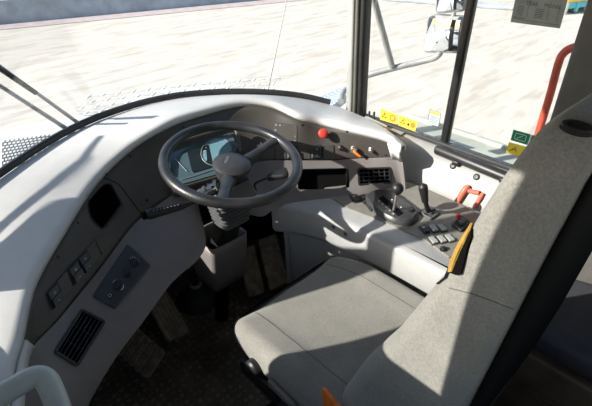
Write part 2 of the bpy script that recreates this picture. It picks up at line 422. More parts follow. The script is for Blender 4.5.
for pl in (bin_, ventR, ventL):
    c, p_, n_ = cutter(shrink(pl, .97), low_tree, .03, .08 if 0 else .05); cs.append(c)
cut(lower, cs)
pocket('storage_bin', bin_, low_tree, .04, 'blackm', dash)
def vent(poly, nu, nv, bars):
    P = Patch(poly, low_tree)
    f = P.ring(MB(), -.003, -.003, P.W+.003, P.H+.003, .007, -.012, .004, r=.008)
    vo = make('air_vent', f, 'black', dash)
    b = MB(); O = rrect(0, 0, P.W, P.H, .006)
    A = [b.v(P.p(x, y, -.002)) for x, y in O]; B = [b.v(P.p(x, y, -.035)) for x, y in O]; k = len(A)
    for i in range(k): b.face([A[i], A[(i+1) % k], B[(i+1) % k], B[i]])
    b.face(B); make('duct', b, 'blackm', vo)
    for i in range(1, nu):
        x = P.W*i/nu; q = MB(); P.slab(q, x-.0011, .004, x+.0011, P.H-.004, -.022, -.004 if bars != 'u' else .0005, .001, .0003); make('fin', q, 'switch' if bars == 'u' else 'black', vo)
    for j in range(1, nv):
        y = P.H*j/nv; q = MB(); P.slab(q, .004, y-.0013, P.W-.004, y+.0013, -.02, .0 if bars != 'u' else -.006, .001, .0003); make('fin', q, 'switch' if bars != 'u' else 'black', vo)
    return P, vo
PL, vl = vent([(81.5,310),(104,322),(77,366),(55,352)], 6, 3, 'u')
PR, vr = vent([(358,169),(390,168),(391,183),(359,185)], 6, 4, 'v')
# fascia seam lines
def strip(name, pxs, tree, r, mat, parent, lift=.0005, n=4):
    pp = [hit(x, y, tree) for x, y in pxs]; q = cr([p+nn*lift for p, nn in pp], n)
    return make(name, MB().tube(q, r, 6), mat, parent)
strip('seam', [(109,168),(118,184),(130,199),(143,216)], fas_tree, .0012, 'blackm', dash)
for i, (x, y) in enumerate([(105,152+5),(78,222.5),(58,257),(130,156),(147,200),(183,127),(302,125),(386,155),(330,127)]):
    p, n = hit(x, y, fas_tree)
    make('screw', MB().lathe(p-n*.002, n, [(.0045, 0), (.0045, .0028), (.0036, .0036), (.0018, .0036), (.0016, .0022)], 12), 'black', dash)
# rocker switches on the left wing
def rockers(corners, tree, n, kinds, parent, name='rocker_switch', gap=.0015):
    P = Patch(corners, tree); w = P.W/n
    for i, k in enumerate(kinds):
        u0, u1 = i*w+gap, (i+1)*w-gap
        if k == '-': continue
        m = MB(); P.slab(m, u0, 0, u1, P.H, -.003, .0025, .0025, .001)
        hs = make('blank_cover' if k == 'b' else name, m, 'fascia' if k == 'b' else ('switch' if k != 'g' else 'console'), parent)
        if k == 'b': continue
        m = MB(); P.slab(m, u0+.0025, .0025, u1-.0025, P.H*.52, .001, .012, .002, .0015); P.slab(m, u0+.0025, P.H*.5, u1-.0025, P.H-.0025, .001, .008, .002, .0015)
        make('rocker', m, 'switch' if k != 'g' else 'switchgrey', hs)
        m = MB(); cu = (u0+u1)/2
        if k in 'sgi':
            P.ring(m, cu-.0035, P.H*.62, cu+.0035, P.H*.62+.006, .0008, .008, .0086, r=.003); P.slab(m, cu-.003, P.H*.2, cu+.003, P.H*.2+.0012, .0118, .0126, .0005, .0001)
            make('symbol', m, 'white', hs)
    return P
rockers([(52,311),(110,246),(103,231),(45,294)], fas_tree, 6, 'sbssbb', dash)
# climate panel with three dials
P = Patch([(93,297),(114,309),(149,265),(128,245)], low_tree)
m = MB(); P.slab(m, -.003, 0, P.W+.003, P.H, -.003, .005, .007, .002)
cp = plabel(make('climate_panel', m, 'climate', dash), 'blue-grey climate control panel with three dials')
def dial(P, parent, u, v, r, ringw):
    m = MB(); P.disc(m, u, v, [(r, .004), (r, .009), (r*.92, .011), (r*.8, .012)]); d = make('dial', m, 'black', parent)
    m = MB(); a = math.radians(70)
    q = Patch(None, pts=[P.p(u-r*.28, v-r*.85), P.p(u+r*.28, v-r*.85), P.p(u+r*.28, v+r*.85), P.p(u-r*.28, v+r*.85)])
    q.slab(m, 0, 0, q.W, q.H, .010, .018, .002, .001); make('grip', m, 'switch', d)
    m = MB()
    for k in range(11):
        an = math.radians(-130+26*k)+PI/2
        c = (u+math.cos(an)*r*1.28, v+math.sin(an)*r*1.28); s_ = .0014
        P.slab(m, c[0]-s_, c[1]-s_, c[0]+s_, c[1]+s_, .0045, .0056, .0006, .0002)
    if ringw:
        pts = [P.p(u+math.cos(math.radians(t))*r*1.12, v+math.sin(math.radians(t))*r*1.12, .0058) for t in range(-20, 230, 12)]
        m.tube(pts, .0018, 6)
    make('scale_mark', m, 'white', d)
for i, (v, rr) in enumerate(((.34, .0155), (.59, .014), (.82, .0135))):
    dial(P, cp, P.W*.56, P.H*v, rr, i == 0)
m = MB(); P.slab(m, P.W*.42, P.H*.08, P.W*.66, P.H*.19, .004, .0068, .002, .001); bt = make('button', m, 'switch', cp)
m = MB(); P.ring(m, P.W*.48, P.H*.11, P.W*.60, P.H*.16, .0007, .0068, .0073, .002); make('symbol', m, 'white', bt)
# right of the wheel: keypad membrane, switches, stop button, ignition, round knob
P = Patch([(272,143),(297,143),(297,125),(275,122)], fas_tree)
m = MB(); P.slab(m, 0, 0, P.W, P.H, -.001, .0015, .002, .0008); kp = make('indicator_panel', m, 'fascia', dash)
m = MB()
for i in range(6):
    for j in range(4):
        P.slab(m, P.W*(i+.3)/6, P.H*(j+.3)/4, P.W*(i+.62)/6, P.H*(j+.62)/4, .001, .002, .0006, .0002)
make('symbol', m, 'switchgrey', kp)
rockers([(250,159),(334,159),(334,145),(250,145)], fas_tree, 7, 'bbb' 's' 'b' 's' 'b', dash)
p, n = hit(322, 134, fas_tree)
eb = make('stop_button_base', MB().lathe(p-n*.002, n, [(.0125, 0), (.0125, .008), (.010, .012), (.009, .022)]), 'black', dash)
plabel(make('stop_button', MB().lathe(p+n*.018, n, [(.011, 0), (.017, .004), (.0185, .010), (.017, .016), (.012, .019), (.004, .020)]), 'red', eb), 'red mushroom stop button')
p, n = hit(354, 149, fas_tree)
ig = make('rotary_switch', MB().lathe(p-n*.002, n, [(.014, 0), (.014, .004), (.0125, .006), (.0125, .016), (.011, .018)]), 'silver', dash)
q2, _ = hit(363, 156, fas_tree); dr = (q2-p).normalized()
make('switch_lever', MB().tube([p+n*.016, p+n*.02+dr*.012, p+n*.02+dr*.034], [.005, .0062, .0045], 10), 'orange', ig)
p, n = hit(371, 149.5, fas_tree)
make('round_knob', MB().lathe(p-n*.002, n, [(.010, 0), (.010, .004), (.0075, .006), (.0072, .016), (.005, .018)]), 'silver', dash)
p, n = hit(341, 148, fas_tree)
make('round_knob', MB().lathe(p-n*.002, n, [(.011, 0), (.011, .004), (.0085, .006), (.0082, .014), (.006, .016)]), 'black', dash)
# instrument cluster (stands proud of the fascia, tilted to the driver)
def cluster():
    c = [Z(176,186,.735), Z(240,168,.735), Z(233,133,.80), Z(167,152,.80)]
    P = Patch(None, pts=c); W, H = P.W, P.H
    m = MB(); P.slab(m, -.012, -.012, W+.012, H+.010, -.05, -.002, .02, .004)
    ho = make('instrument_cluster', m, 'fascia', dash)
    m = MB(); P.slab(m, 0, 0, W, H, -.003, .001, .03, .001); le = make('cluster_face', m, 'lens', ho)
    m = MB(); P.slab(m, W*.27, H*.22, W*.60, H*.86, .0005, .0022, .004, .0006); make('screen', m, 'lcd', ho)
    m = MB(); P.disc(m, W*.69, H*.60, [(H*.37, .0005), (H*.37, .002)], 36); make('gauge', m, 'dial', ho)
    m = MB(); P.disc(m, W*.92, H*.62, [(H*.15, .0005), (H*.15, .002)], 24); make('gauge', m, 'lens', ho)
    for (cu, cv, r) in ((.69, .60, .38), (.92, .62, .16)):
        pts = [P.p(W*cu+H*r*math.cos(math.radians(t)), H*cv+H*r*math.sin(math.radians(t)), .003) for t in range(0, 360, 10)]
        make('gauge_ring', MB().tube(pts, .0011, 6, closed=True), 'switchgrey', ho)
    m = MB(); m.tube([P.p(W*.08, H*.12, .002), P.p(W*.3, H*.12, .002), P.p(W*.62, H*.15, .002), P.p(W*.9, H*.2, .002)], .0012, 6)
    m.tube([P.p(W*.08, H*.75, .002), P.p(W*.2, H*.3, .002)], .0009, 6); make('needle', m, 'switchgrey', ho)
    m = MB()
    for k in range(9):
        an = math.radians(200+20*k*-1); P.slab(m, W*.69+H*.3*math.cos(an)-.001, H*.60+H*.3*math.sin(an)-.001, W*.69+H*.3*math.cos(an)+.001, H*.60+H*.3*math.sin(an)+.001, .002, .003, .0005, .0001)
    make('scale_mark', m, 'white', ho)
    # hood over it
    pts = [P.p(-.012, H*.3, .004), P.p(-.012, H*.9, .012), P.p(.01, H+.01, .016), P.p(W*.5, H+.014, .018), P.p(W-.01, H+.01, .016), P.p(W+.012, H*.85, .012), P.p(W+.012, H*.4, .004)]
    make('cluster_hood', MB().tube(cr(pts, 5), .006, 8), 'fascia', ho)
cluster()
# dark inner structure under the dash
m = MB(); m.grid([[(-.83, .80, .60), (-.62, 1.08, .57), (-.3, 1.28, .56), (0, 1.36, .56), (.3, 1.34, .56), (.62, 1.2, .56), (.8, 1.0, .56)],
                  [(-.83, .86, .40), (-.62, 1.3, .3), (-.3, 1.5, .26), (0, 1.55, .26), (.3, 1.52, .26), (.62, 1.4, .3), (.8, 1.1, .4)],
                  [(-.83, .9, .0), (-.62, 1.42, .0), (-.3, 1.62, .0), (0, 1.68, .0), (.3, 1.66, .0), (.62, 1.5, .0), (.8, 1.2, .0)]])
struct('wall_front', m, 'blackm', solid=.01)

# ================================================================== STEERING WHEEL + COLUMN
WC = V((.02, 1.09, .82)); TL = math.radians(10)
wx = V((1, 0, 0)); wy = V((0, math.cos(TL), math.sin(TL))); wn = wx.cross(wy)
sw = thing('steering_wheel', (.1, 1.3, 0), 'worn black two-spoke steering wheel on its bellows-covered column', 'steering wheel')
rim = [WC+(wx*math.cos(t)+wy*math.sin(t))*.21+wn*.0 for t in [k*2*PI/72 for k in range(72)]]
make('rim', MB().tube(rim, .0165, 14, closed=True), 'wheel', sw)
hub = make('hub', MB().lathe(WC-wn*.080, wn, [(.03, 0), (.045, .01), (.052, .03), (.057, .05), (.062, .060), (.061, .068), (.054, .074), (.03, .078), (.005, .079)], 40), 'hub', sw)
def onwheel(x, y, h=.0):
    d = direction(x, y); o = WC+wn*h; t = (o-CAM).dot(wn)/d.dot(wn); return CAM+d*t
for ex, ey in ((281,138), (222,201)):
    e = onwheel(ex, ey); d = (e-WC).normalized(); e = WC+d*.205; sd = wn.cross(d)
    rows = []
    for t, w, h, hh in ((0, .026, -.034, .020), (.25, .024, -.028, .018), (.5, .019, -.018, .015), (.8, .017, -.004, .012), (1, .022, .0, .010)):
        c = WC+d*(.03+.175*t)+wn*h
        rows.append([c+sd*w*math.cos(a)+wn*hh*math.sin(a) for a in [k*2*PI/14 for k in range(15)]])
    m = MB(); vs = m.grid(rows); m.face(vs[0][:-1]); m.face(vs[-1][:-1][::-1])
    bmesh.ops.remove_doubles(m.b, verts=m.b.verts[:], dist=.0002)
    make('spoke', m, 'wheel', sw, smooth=60)
# brand lettering on the hub
q = [WC-wn*.001+wx*a+wy*b for a, b in ((-.05, -.05), (.05, -.05), (.05, .05), (-.05, .05))]
ang = math.radians(38)
Ph = Patch(None, pts=q)
make('hub_lettering', Ph.text(MB(), 'VOLVO', .040, .064, .0115, .0008, ang), 'switchgrey', hub)
# bellows
def rring(cx, cy, hx, hy, z, r=.012):
    return [V((cx+x, cy+y, z)) for x, y in rrect(-hx, -hy, hx, hy, min(r, hx*.9, hy*.9), 4)]
bc = Z(221,211,.70)+V((.078, .048, 0))
def rring(cx, cy, hx, hy, z, r=.012):
    return [V((cx+x, cy+y, z)) for x, y in rrect(-hx, -hy, hx, hy, min(r, hx*.9, hy*.9), 4)]
def stack(rings):
    m = MB(); vs = [[m.v(p) for p in r] for r in rings]; n = len(vs[0])
    for A, B in zip(vs, vs[1:]):
        for k in range(n): m.face([A[k], A[(k+1) % n], B[(k+1) % n], B[k]])
    m.face(vs[0]); m.face(vs[-1][::-1]); return m
rs = [rring(bc.x+.02, bc.y, .035, .035, .755), rring(bc.x, bc.y, .074, .044, .708)]
for i in range(7):
    z = .70-i*.0150; f = i/6; hx = .078-.026*f; hy = .048-.008*f; cx = bc.x-.010*f; cy = bc.y+.0*f
    rs += [rring(cx, cy, hx, hy, z), rring(cx, cy, hx-.001, hy-.001, z-.005), rring(cx, cy, hx-.009, hy-.008, z-.0085), rring(cx, cy, hx-.009, hy-.008, z-.0115)]
make('bellows', stack(rs), 'boot', sw, smooth=40)
make('column_neck', MB().tube([WC-wn*.05, V((bc.x+.02, bc.y, .74))], [.03, .034], 16), 'black', sw)
cc = at(222, 250, 'y', 1.20)
m = None
# grey shroud, open at the top
shw = [Z(204,243,.50), Z(214.5,250,.50), Z(247,236,.50)]
corner = Z(213,251,.50)
def shroud():
    rings = []
    for z, sx, sy, dx, dy in ((.505, 1, 1, 0, 0), (.47, 1.0, 1.0, .0, .0), (.40, .98, .98, -.002, .004), (.33, .93, .93, -.004, .010), (.29, .84, .84, -.002, .016), (.275, .6, .6, .0, .02)):
        cx, cy = corner.x+.072, corner.y+.066
        rings.append(rring(cx+dx, cy+dy, .075*sx, .068*sy, z, .014))
    m = MB(); vs = [[m.v(p) for p in r] for r in rings]; n = len(vs[0])
    for A, B in zip(vs, vs[1:]):
        for k in range(n): m.face([A[k], A[(k+1) % n], B[(k+1) % n], B[k]])
    m.face(vs[-1]); return make('column_shroud', m, 'lower', sw, smooth=50, solid=.006)
shroud()
T0 = V((bc.x-.008, bc.y+.01, .62)); T1 = V((corner.x+.078, corner.y+.065, .43))
m = MB(); m.soft((.085, .06, 1), .012, lambda p: T0.lerp(T1, p.z+.5)+V((p.x, p.y, 0)), (6, 6, 8)); make('column_housing', m, 'black', sw)
make('column_foot', MB().tube([V((corner.x+.07, corner.y+.07, .30)), V((corner.x+.09, corner.y+.14, .01))], .028, 14), 'blackm', sw)
# left stalk
a = Z(146,215,.745); b = Z(181,206,.735); c = V((bc.x-.03, bc.y+.0, .735)); d = (b-a).normalized()
st = make('stalk', MB().tube([a, a+d*.006, a+d*.01, a.lerp(b, .5), b, b+d*.02, b.lerp(c, .5), c], [.012, .0155, .0165, .0150, .0125, .008, .006, .006], 16), 'black', sw)
e = MB().lathe(a-d*.004, -d, [(.0125, -.004), (.0125, .006), (.009, .008), (.004, .006)], 18); make('end_button', e, 'blackm', st)
m = MB()
up = V((0, 0, 1)); sdv = d.cross(up).normalized()
for k in range(8):
    cpt = a.lerp(b, .2+.1*k)+ (up*.8-sdv*-.55).normalized()*(.0163-.0004*k); m.box(cpt, (.003, .0025, .0012), None)
make('symbol', m, 'switchgrey', st)
# right lever: thin bent rod with a paddle knob
p1 = Z(255,192,.70); p2 = Z(255,184,.73); p3 = Z(267,178,.75); p4 = Z(288,172,.765)
rl = make('column_lever', MB().tube(cr([V((bc.x+.02, bc.y, .70)), p1, p2, p3], 5), .0038, 10), 'black', sw)
d = (p4-p3).normalized(); sd = d.cross(V((0, 0, 1))).normalized()
m = MB(); L_ = (p4-p3).length
m.soft((L_, .05, .02), .0095, lambda p: p3+d*(p.x+L_/2)+sd*(p.y*(.35+.65*min(1, max(0, (p.x+L_/2)/L_*1.4))))+V((0, 0, p.z)), (10, 8, 4))
make('paddle_knob', m, 'black', rl)
# keys
kb = Z(206,189,.745)
kr = thing('ignition_keys', kb, 'crumpled silver ignition keys hanging left of the steering wheel hub', 'keys')
ig0 = hit(200, 192, fas_tree)[0]
make('key_barrel', MB().tube([kb+V((-.01, .05, -.045)), kb+V((.002, .0, .0))], .009, 12), 'silver', kr)
for k, (x, y, rz) in enumerate(((203,189,.5), (209,186,1.0), (214,182,.75), (207,192,.2))):
    c = Z(x, y, .75+.004*k); R = Matrix.Rotation(rz, 3, 'Z') @ Matrix.Rotation(.5-.3*k, 3, 'X')
    m = MB(); m.box(c, (.028, .013, .003), R, .001); m.box(c+R @ V((-.016, 0, 0)), (.014, .02, .004), R, .0015); make('key', m, 'silver', kr)

# ================================================================== SIDE CONSOLE
con = thing('side_console', (.45, .72, 0), 'light grey side console with taupe switch panel right of the driver seat', 'console')
ZC = .595
outer = [V((.165, 1.075, ZC)), V((.25, .905, ZC)), V((.275, .66, ZC)), V((.283, .443, ZC)), V((.31, .40, ZC)), V((.45, .385, ZC)), V((.655, .42, ZC)), V((.66, .80, ZC)), V((.64, .98, ZC)), V((.48, 1.12, ZC)), V((.3, 1.16, ZC))]
oc = cr(outer+[outer[0]], 5)[:-1]
def inset(P, d):
    n = len(P); out = []
    for i in range(n):
        t = (P[(i+1) % n]-P[i-1]).normalized(); out.append(P[i]+V((-t.y, t.x, 0))*d)
    return out
rings = [inset(oc, d)[:] for d in (0,)]
def zr(d, z): return [V((p.x, p.y, z)) for p in inset(oc, d)]
m = MB()
lv = [zr(.07, .02), zr(.055, .40), zr(.05, .455), zr(.012, .47), zr(.002, .49), zr(0, ZC-.018), zr(.004, ZC-.006), zr(.014, ZC), zr(.03, ZC+.001)]
vs = [[m.v(p) for p in r] for r in lv]; n = len(vs[0])
for A, B in zip(vs, vs[1:]):
    for k in range(n): m.face([A[k], A[(k+1) % n], B[(k+1) % n], B[k]])
m.face(vs[0]); m.face(vs[-1])
con_body = make('console_body', m, 'console', con, smooth=50)
tp = [Z(322,192,.6), Z(350,209,.6), Z(385,222,.6), Z(421,237.5,.6), Z(437,248,.6), Z(449,257,.6), Z(462,256,.6), V((.47, .408, .6)), V((.62, .44, .6)), V((.645, .60, .6)), V((.645, .80, .6)), V((.62, .95, .6)), V((.47, 1.05, .6))]
m = MB(); tpp = [V((p.x, p.y, ZC)) for p in tp]
tpi = inset(tpp, .0)
m.prism(tpp, (0, 0, .006)); con_top = make('switch_panel', m, 'taupe', con)
M_ = MB(); M_.grid([[(.0, .2, .601), (1, .2, .601)], [(.0, 1.3, .601), (1, 1.3, .601)]]); ct = tree_of(M_)
# gear gate
gp = [(363,199),(373,192.5),(389,193),(404,203),(417,214),(418,220),(410,226),(394,224),(380,217),(368,207)]
base = [hit(x, y, ct)[0] for x, y in gp]; base = cr(base+[base[0]], 4)[:-1]
c0 = sum(base, V())/len(base)
m = MB(); lv = [[V((p.x, p.y, .600)) for p in base], [V((c0.x+(p.x-c0.x)*.97, c0.y+(p.y-c0.y)*.97, .612)) for p in base], [V((c0.x+(p.x-c0.x)*.88, c0.y+(p.y-c0.y)*.88, .620)) for p in base]]
vs = [[m.v(p) for p in r] for r in lv]; n = len(vs[0])
for A, B in zip(vs, vs[1:]):
    for k in range(n): m.face([A[k], A[(k+1) % n], B[(k+1) % n], B[k]])
m.face(vs[-1]); gate = make('gear_gate', m, 'hub', con, smooth=40)
M_ = MB(); M_.grid([[(.0, .2, .621), (1, .2, .621)], [(.0, 1.3, .621), (1, 1.3, .621)]]); gt = tree_of(M_)
P = Patch([(377,199),(385,195),(405,212),(397,217)], gt)
m = MB(); P.slab(m, P.W*.2, 0, P.W*.8, P.H, -.001, .0015, .003, .0005); make('gate_slot', m, 'blackm', gate)
m = MB()
for k in range(5): P.slab(m, -.003, P.H*(.1+.18*k), .002, P.H*(.1+.18*k)+.004, .0, .0012, .0008, .0002)
make('gate_mark', m, 'white', gate); m = MB()
for k in range(3): P.slab(m, P.W*1.05, P.H*(.3+.22*k), P.W*1.05+.005, P.H*(.3+.22*k)+.006, .0, .0012, .0008, .0002)
make('gate_mark', m, 'white', gate)
b = hit(394, 210, gt)[0]; k_ = at(397.5, 188.5, 'y', b.y-.01)
gl = make('gear_lever', MB().tube([b-V((0, 0, .004)), k_], [.006, .0045], 12), 'silver', con)
make('lever_knob', MB().lathe(k_-V((0, 0, .022)), (0, 0, 1), [(.008, 0)]+[(.0205*math.cos(math.radians(t)), .022+.0205*math.sin(math.radians(t))) for t in range(-65, 90, 12)], 24), 'black', gl)
# dump lever
b = hit(429, 214, ct)[0]; P = Patch([(418,213),(431,221),(441,214),(428,207)], ct)
m = MB(); P.slab(m, 0, 0, P.W, P.H, -.001, .008, .006, .003); lb = make('lever_plate', m, 'boot', con)
m = MB(); P.slab(m, P.W*.35, .004, P.W*.65, P.H-.004, .004, .009, .003, .001); make('plate_slot', m, 'blackm', lb)
k1 = at(425, 200, 'y', b.y+.0); k2 = at(423, 186, 'y', b.y+.01)
dl = make('dump_lever', MB().tube([b, k1], [.009, .008], 12), 'black', con)
make('lever_grip', MB().tube([k1-(k2-k1)*.1, k1.lerp(k2, .3), k1.lerp(k2, .8), k2, k2+(k2-k1)*.12], [.011, .013, .0155, .0145, .007], 16), 'black', dl)
make('lever_collar', MB().lathe(b+V((0, 0, .006)), (0, 0, 1), [(.017, 0), (.017, .006), (.013, .014), (.011, .02)], 18), 'boot', dl)
# console switches
def cswitch(x, y, kind, s_=1, parent=con, tr=ct):
    cc_ = [hit(x+a*s_, y+b*s_, tr)[0] for a, b in ((-.6, 4.9), (6.8, 3.3), (.6, -4.9), (-6.8, -3.3))]
    P = Patch(None, pts=[cc_[0], cc_[1], cc_[2], cc_[3]]); w, h = P.W, P.H
    m = MB(); P.slab(m, 0, 0, w, h, -.003, .004, .003, .001); hs = make('rocker_switch', m, 'switch', parent)
    m = MB(); P.slab(m, .0025, .002, w-.0025, h*.5, .001, .009, .002, .0015); P.slab(m, .0025, h*.48, w-.0025, h-.002, .001, .006, .002, .0015)
    make('rocker', m, {'k': 'switch', 'g': 'switchgrey', 'w': 'switch'}[kind], hs)
    if kind != 'g':
        m = MB(); P.slab(m, w*.3, h*.6, w*.7, h*.75, .0055, .0066, .001, .0003); make('symbol', m, 'white' if kind == 'w' else 'switchgrey', hs)
RZ = math.radians(10)
for x, y, kd in ((355,199,'k'), (364.5,200,'k'), (371,207,'w')): cswitch(x, y, kd, .95)
for x, y, kd in ((424.5,230,'w'), (433.5,229,'g'), (442,228.5,'g'), (433,241,'g'), (441.5,240,'g'), (449.5,239,'g')): cswitch(x, y, kd, .92)
for x, y, r in ((411,210,.012), (443.5,249.5,.010)):
    tr = gt if x == 411 else ct
    c = hit(x, y, tr)[0]; make('round_button', MB().lathe(c-V((0, 0, .002)), (0, 0, 1), [(r*1.2, 0), (r*1.2, .004), (r*.9, .005), (r*.85, .010), (r*.6, .011)], 20), 'black', con)
c = hit(461, 224, ct)[0]
P = Patch([(451,226),(461,233),(471,224),(461,217)], ct)
m = MB(); P.slab(m, 0, 0, P.W, P.H, -.001, .010, .005, .003); pb = plabel(make('parking_brake_switch', m, 'black', con), 'black brake switch with a red button')
m = MB(); P.slab(m, P.W*.25, P.H*.3, P.W*.75, P.H*.8, .008, .018, .004, .002); make('switch_cap', m, 'boot', pb)
make('red_cap', MB().lathe(c+V((0.01, .018, .012)), (0, 0, 1), [(.008, 0), (.008, .012), (.006, .014)], 14), 'red', pb)
ctree = tree_obj(con_body)
for x, y in ((333.5,227), (345.5,234)):
    p, n = hit(x, y, ctree); make('screw', MB().lathe(p-n*.002, n, [(.007, 0), (.007, .003), (.0055, .004), (.003, .004), (.0025, .0015)], 14), 'black', con)

# ================================================================== CAB SHELL
struct('floor', MB().box((0, .45, -.03), (1.8, 2.5, .06)), 'floor')
# right wall: lower panel with a shelf-like top
prof = [(.64, .02), (.66, .30), (.668, .58), (.678, .61), (.70, .655), (.722, .692), (.745, .709), (.79, .714), (.82, .714), (.82, .02)]
m = MB(); ys = [-.5, -.2, 0, .2, .29, .31, .4, .6, .8, .9, .97, 1.0]
rows = []
for y in ys:
    s_ = .012 if y > .98 else 0
    al = .14 if y < .30 else 0
    rows.append([(min(x+s_*(1 if x < .7 else .5)+al, .82), y, z-s_) for x, z in prof])
m.grid(rows[5:]); struct('wall_right', m, 'wallp', smooth=60)
m = MB(); m.grid(rows[:6]); struct('trim_17', m, 'trim', smooth=60)
wt = tree_obj(bpy.data.objects['wall_right'])
# front right corner panel, in line with the dash end
m = MB(); m.grid([[(.70, 1.02, .0), (.76, 1.2, 0), (.82, 1.25, 0)], [(.70, 1.02, .60), (.76, 1.2, .60), (.82, 1.25, .60)], [(.72, 1.02, .72), (.77, 1.2, .72), (.82, 1.25, .72)], [(.76, 1.02, .735), (.79, 1.2, .735), (.82, 1.25, .735)]])
m.box((.79, 1.1, .36), (.06, .3, .72)); struct('trim_1', m, 'wallp', smooth=50)
# sill rubber along the right windows
m = MB(); m.box((.80, .42, .722), (.03, 1.62, .018), None, .005)
struct('trim_2', m, 'rubber')
# grab rail on the sill
ra = at(438, 149.5, 'x', .738); rb = at(520, 183, 'x', .738)
gr = thing('sill_grab_rail', (ra+rb)/2, 'dark grey tubular grab rail lying along the right window sill', 'grab rail')
make('rail', MB().tube([ra+V((0, .012, 0)), ra+V((0, .006, 0)), ra, rb], [.008, .018, .0205, .0205], 18), 'darkmetal', gr)
for yy in (.68, .50, .35):
    c = V((.738, yy, ra.z-.018)); b_ = MB().box(c, (.05, .028, .02), None, .006); br = make('rail_bracket', b_, 'black', gr)
    p, n = hit(*((455, 167) if yy == .68 else (478, 177)), wt)
for x, y in ((453,166), (476.5,177)):
    p, n = hit(x, y, wt); make('screw', MB().lathe(p-n*.001, n, [(.012, 0), (.012, .003), (.009, .005), (.004, .005), (.004, .002)], 16), 'black', gr)
# pillars (right)
def slant(m, a, b, sx, sy):
    a, b = V(a), V(b); pr = rrect(-sx/2, -sy/2, sx/2, sy/2, min(sx, sy)*.25, 3)
    m_ = [[m.v(V((c.x+x, c.y+y, c.z))) for x, y in pr] for c in (a, b)]
    n = len(pr)
    for k in range(n): m.face([m_[0][k], m_[0][(k+1) % n], m_[1][(k+1) % n], m_[1][k]])
    m.face(m_[0]); m.face(m_[1][::-1]); return m
m = slant(MB(), (.775, 1.175, .70), (.765, 1.215, 1.75), .05, .042); struct('trim_3', m, 'frame')
m = slant(MB(), (.742, 1.205, .74), (.732, 1.245, 1.75), .03, .03); struct('trim_4', m, 'pillargrey')
m = slant(MB(), (.752, 1.192, .74), (.742, 1.232, 1.75), .03, .03); struct('trim_5', m, 'pillar')
m = slant(MB(), (.795, .775, .74), (.782, .765, 1.75), .03, .030); struct('trim_6', m, 'frame')
m = MB(); m.box((.80, .19, 1.24), (.09, .48, 1.02), None, .02); struct('trim_7', m, 'trim')      # right B-pillar lining
# roof, back, left side
m = MB(); m.box((0, .35, 1.77), (1.78, 1.95, .05), None, .02); struct('ceiling', m, 'roof')
m = MB(); m.box((0, -.55, .45), (1.7, .05, .95)); m.box((-.7, -.55, 1.3), (.3, .05, .9)); m.box((.7, -.55, 1.3), (.3, .05, .9)); m.box((0, -.55, 1.68), (1.2, .05, .2)); struct('wall_back', m, 'trim')
m = MB()
def slab_yz(m, poly, x0, x1):
    m.prism([V((x0, y, z)) for y, z in poly], (x1-x0, 0, 0))
slab_yz(m, [(-.55, 0), (1.40, 0), (1.40, .80), (1.17, .79), (.93, .79), (.91, .82), (.90, 1.19), (.44, 1.19), (.44, .9), (-.55, .9)], -.90, -.862)  # unseen side; sill stepped to shape the sun falling on the seat
struct('wall_left', m, 'shell')
m = MB(); slab_yz(m, [(.18, .9), (.455, .9), (.455, 1.75), (.18, 1.75)], -.90, -.86); slab_yz(m, [(-.55, 1.64), (.18, 1.64), (.18, 1.75), (-.55, 1.75)], -.90, -.86); slab_yz(m, [(-.55, .9), (-.48, .9), (-.48, 1.64), (-.55, 1.64)], -.90, -.86); struct('trim_8', m, 'trim')
m = MB(); slab_yz(m, [(1.165, .79), (1.20, .79), (1.33, .945), (1.46, 1.06), (1.40, 1.12), (1.25, 1.20), (1.225, 1.75), (1.17, 1.75)], -.90, -.862); struct('trim_shade_pillar', m, 'frame')  # unseen left pillar, lower part widened to shade the dash wing
struct('trim_shade_tube', MB().tube([V((-.88, 1.30, .895)), V((-.88, 1.38, .963)), V((-.88, 1.51, 1.083)), V((-.88, 1.62, 1.175)), V((-.90, 1.75, 1.26))], .006, 10), 'mirrorarm')  # unseen tube, added to cast a thin shadow band across the dash wing
m = MB(); slab_yz(m, [(.385, 1.64), (1.2, 1.64), (1.2, 1.75), (.385, 1.75)], -.90, -.86); struct('trim_10', m, 'frame')
m = MB(); m.prism([V((-.881, y, z)) for y, z in ((.45, 1.19), (.90, 1.19), (.92, .79), (1.18, .79), (1.17, 1.66), (.45, 1.66))], (.005, 0, 0)); struct('window_4', m, 'glass')
# windshield: curved pane standing on the dash
base_pts = cr([V(q) for q in R0[5:14]], 6)
def wtop(p): return V((p.x*.96, p.y-.30, 1.74))
m = MB(); m.grid([[p+V((0, .012, .01)) for p in base_pts], [p.lerp(wtop(p), .33)+V((0, .03, 0)) for p in base_pts], [p.lerp(wtop(p), .66)+V((0, .03, 0)) for p in base_pts], [wtop(p) for p in base_pts]])
struct('window_1', m, 'windshield', smooth=80)
m = MB(); m.tube([p+V((0, .010, .010)) for p in base_pts], .012, 10); struct('trim_11', m, 'rubber')
m = MB(); m.box((0, 1.235, 1.73), (1.5, .20, .06), None, .02); struct('trim_12', m, 'frame')
def pane(n, y0, y1, z0=.732, z1=1.75, x=.797):
    m = MB(); m.prism([V((x, y, z)) for y, z in ((y0, z0), (y1, z0), (y1, z1), (y0, z1))], (.005, 0, 0)); return struct(n, m, 'glass')
pane('window_2', .79, 1.16); pane('window_3', .42, .76)
XG = .7965
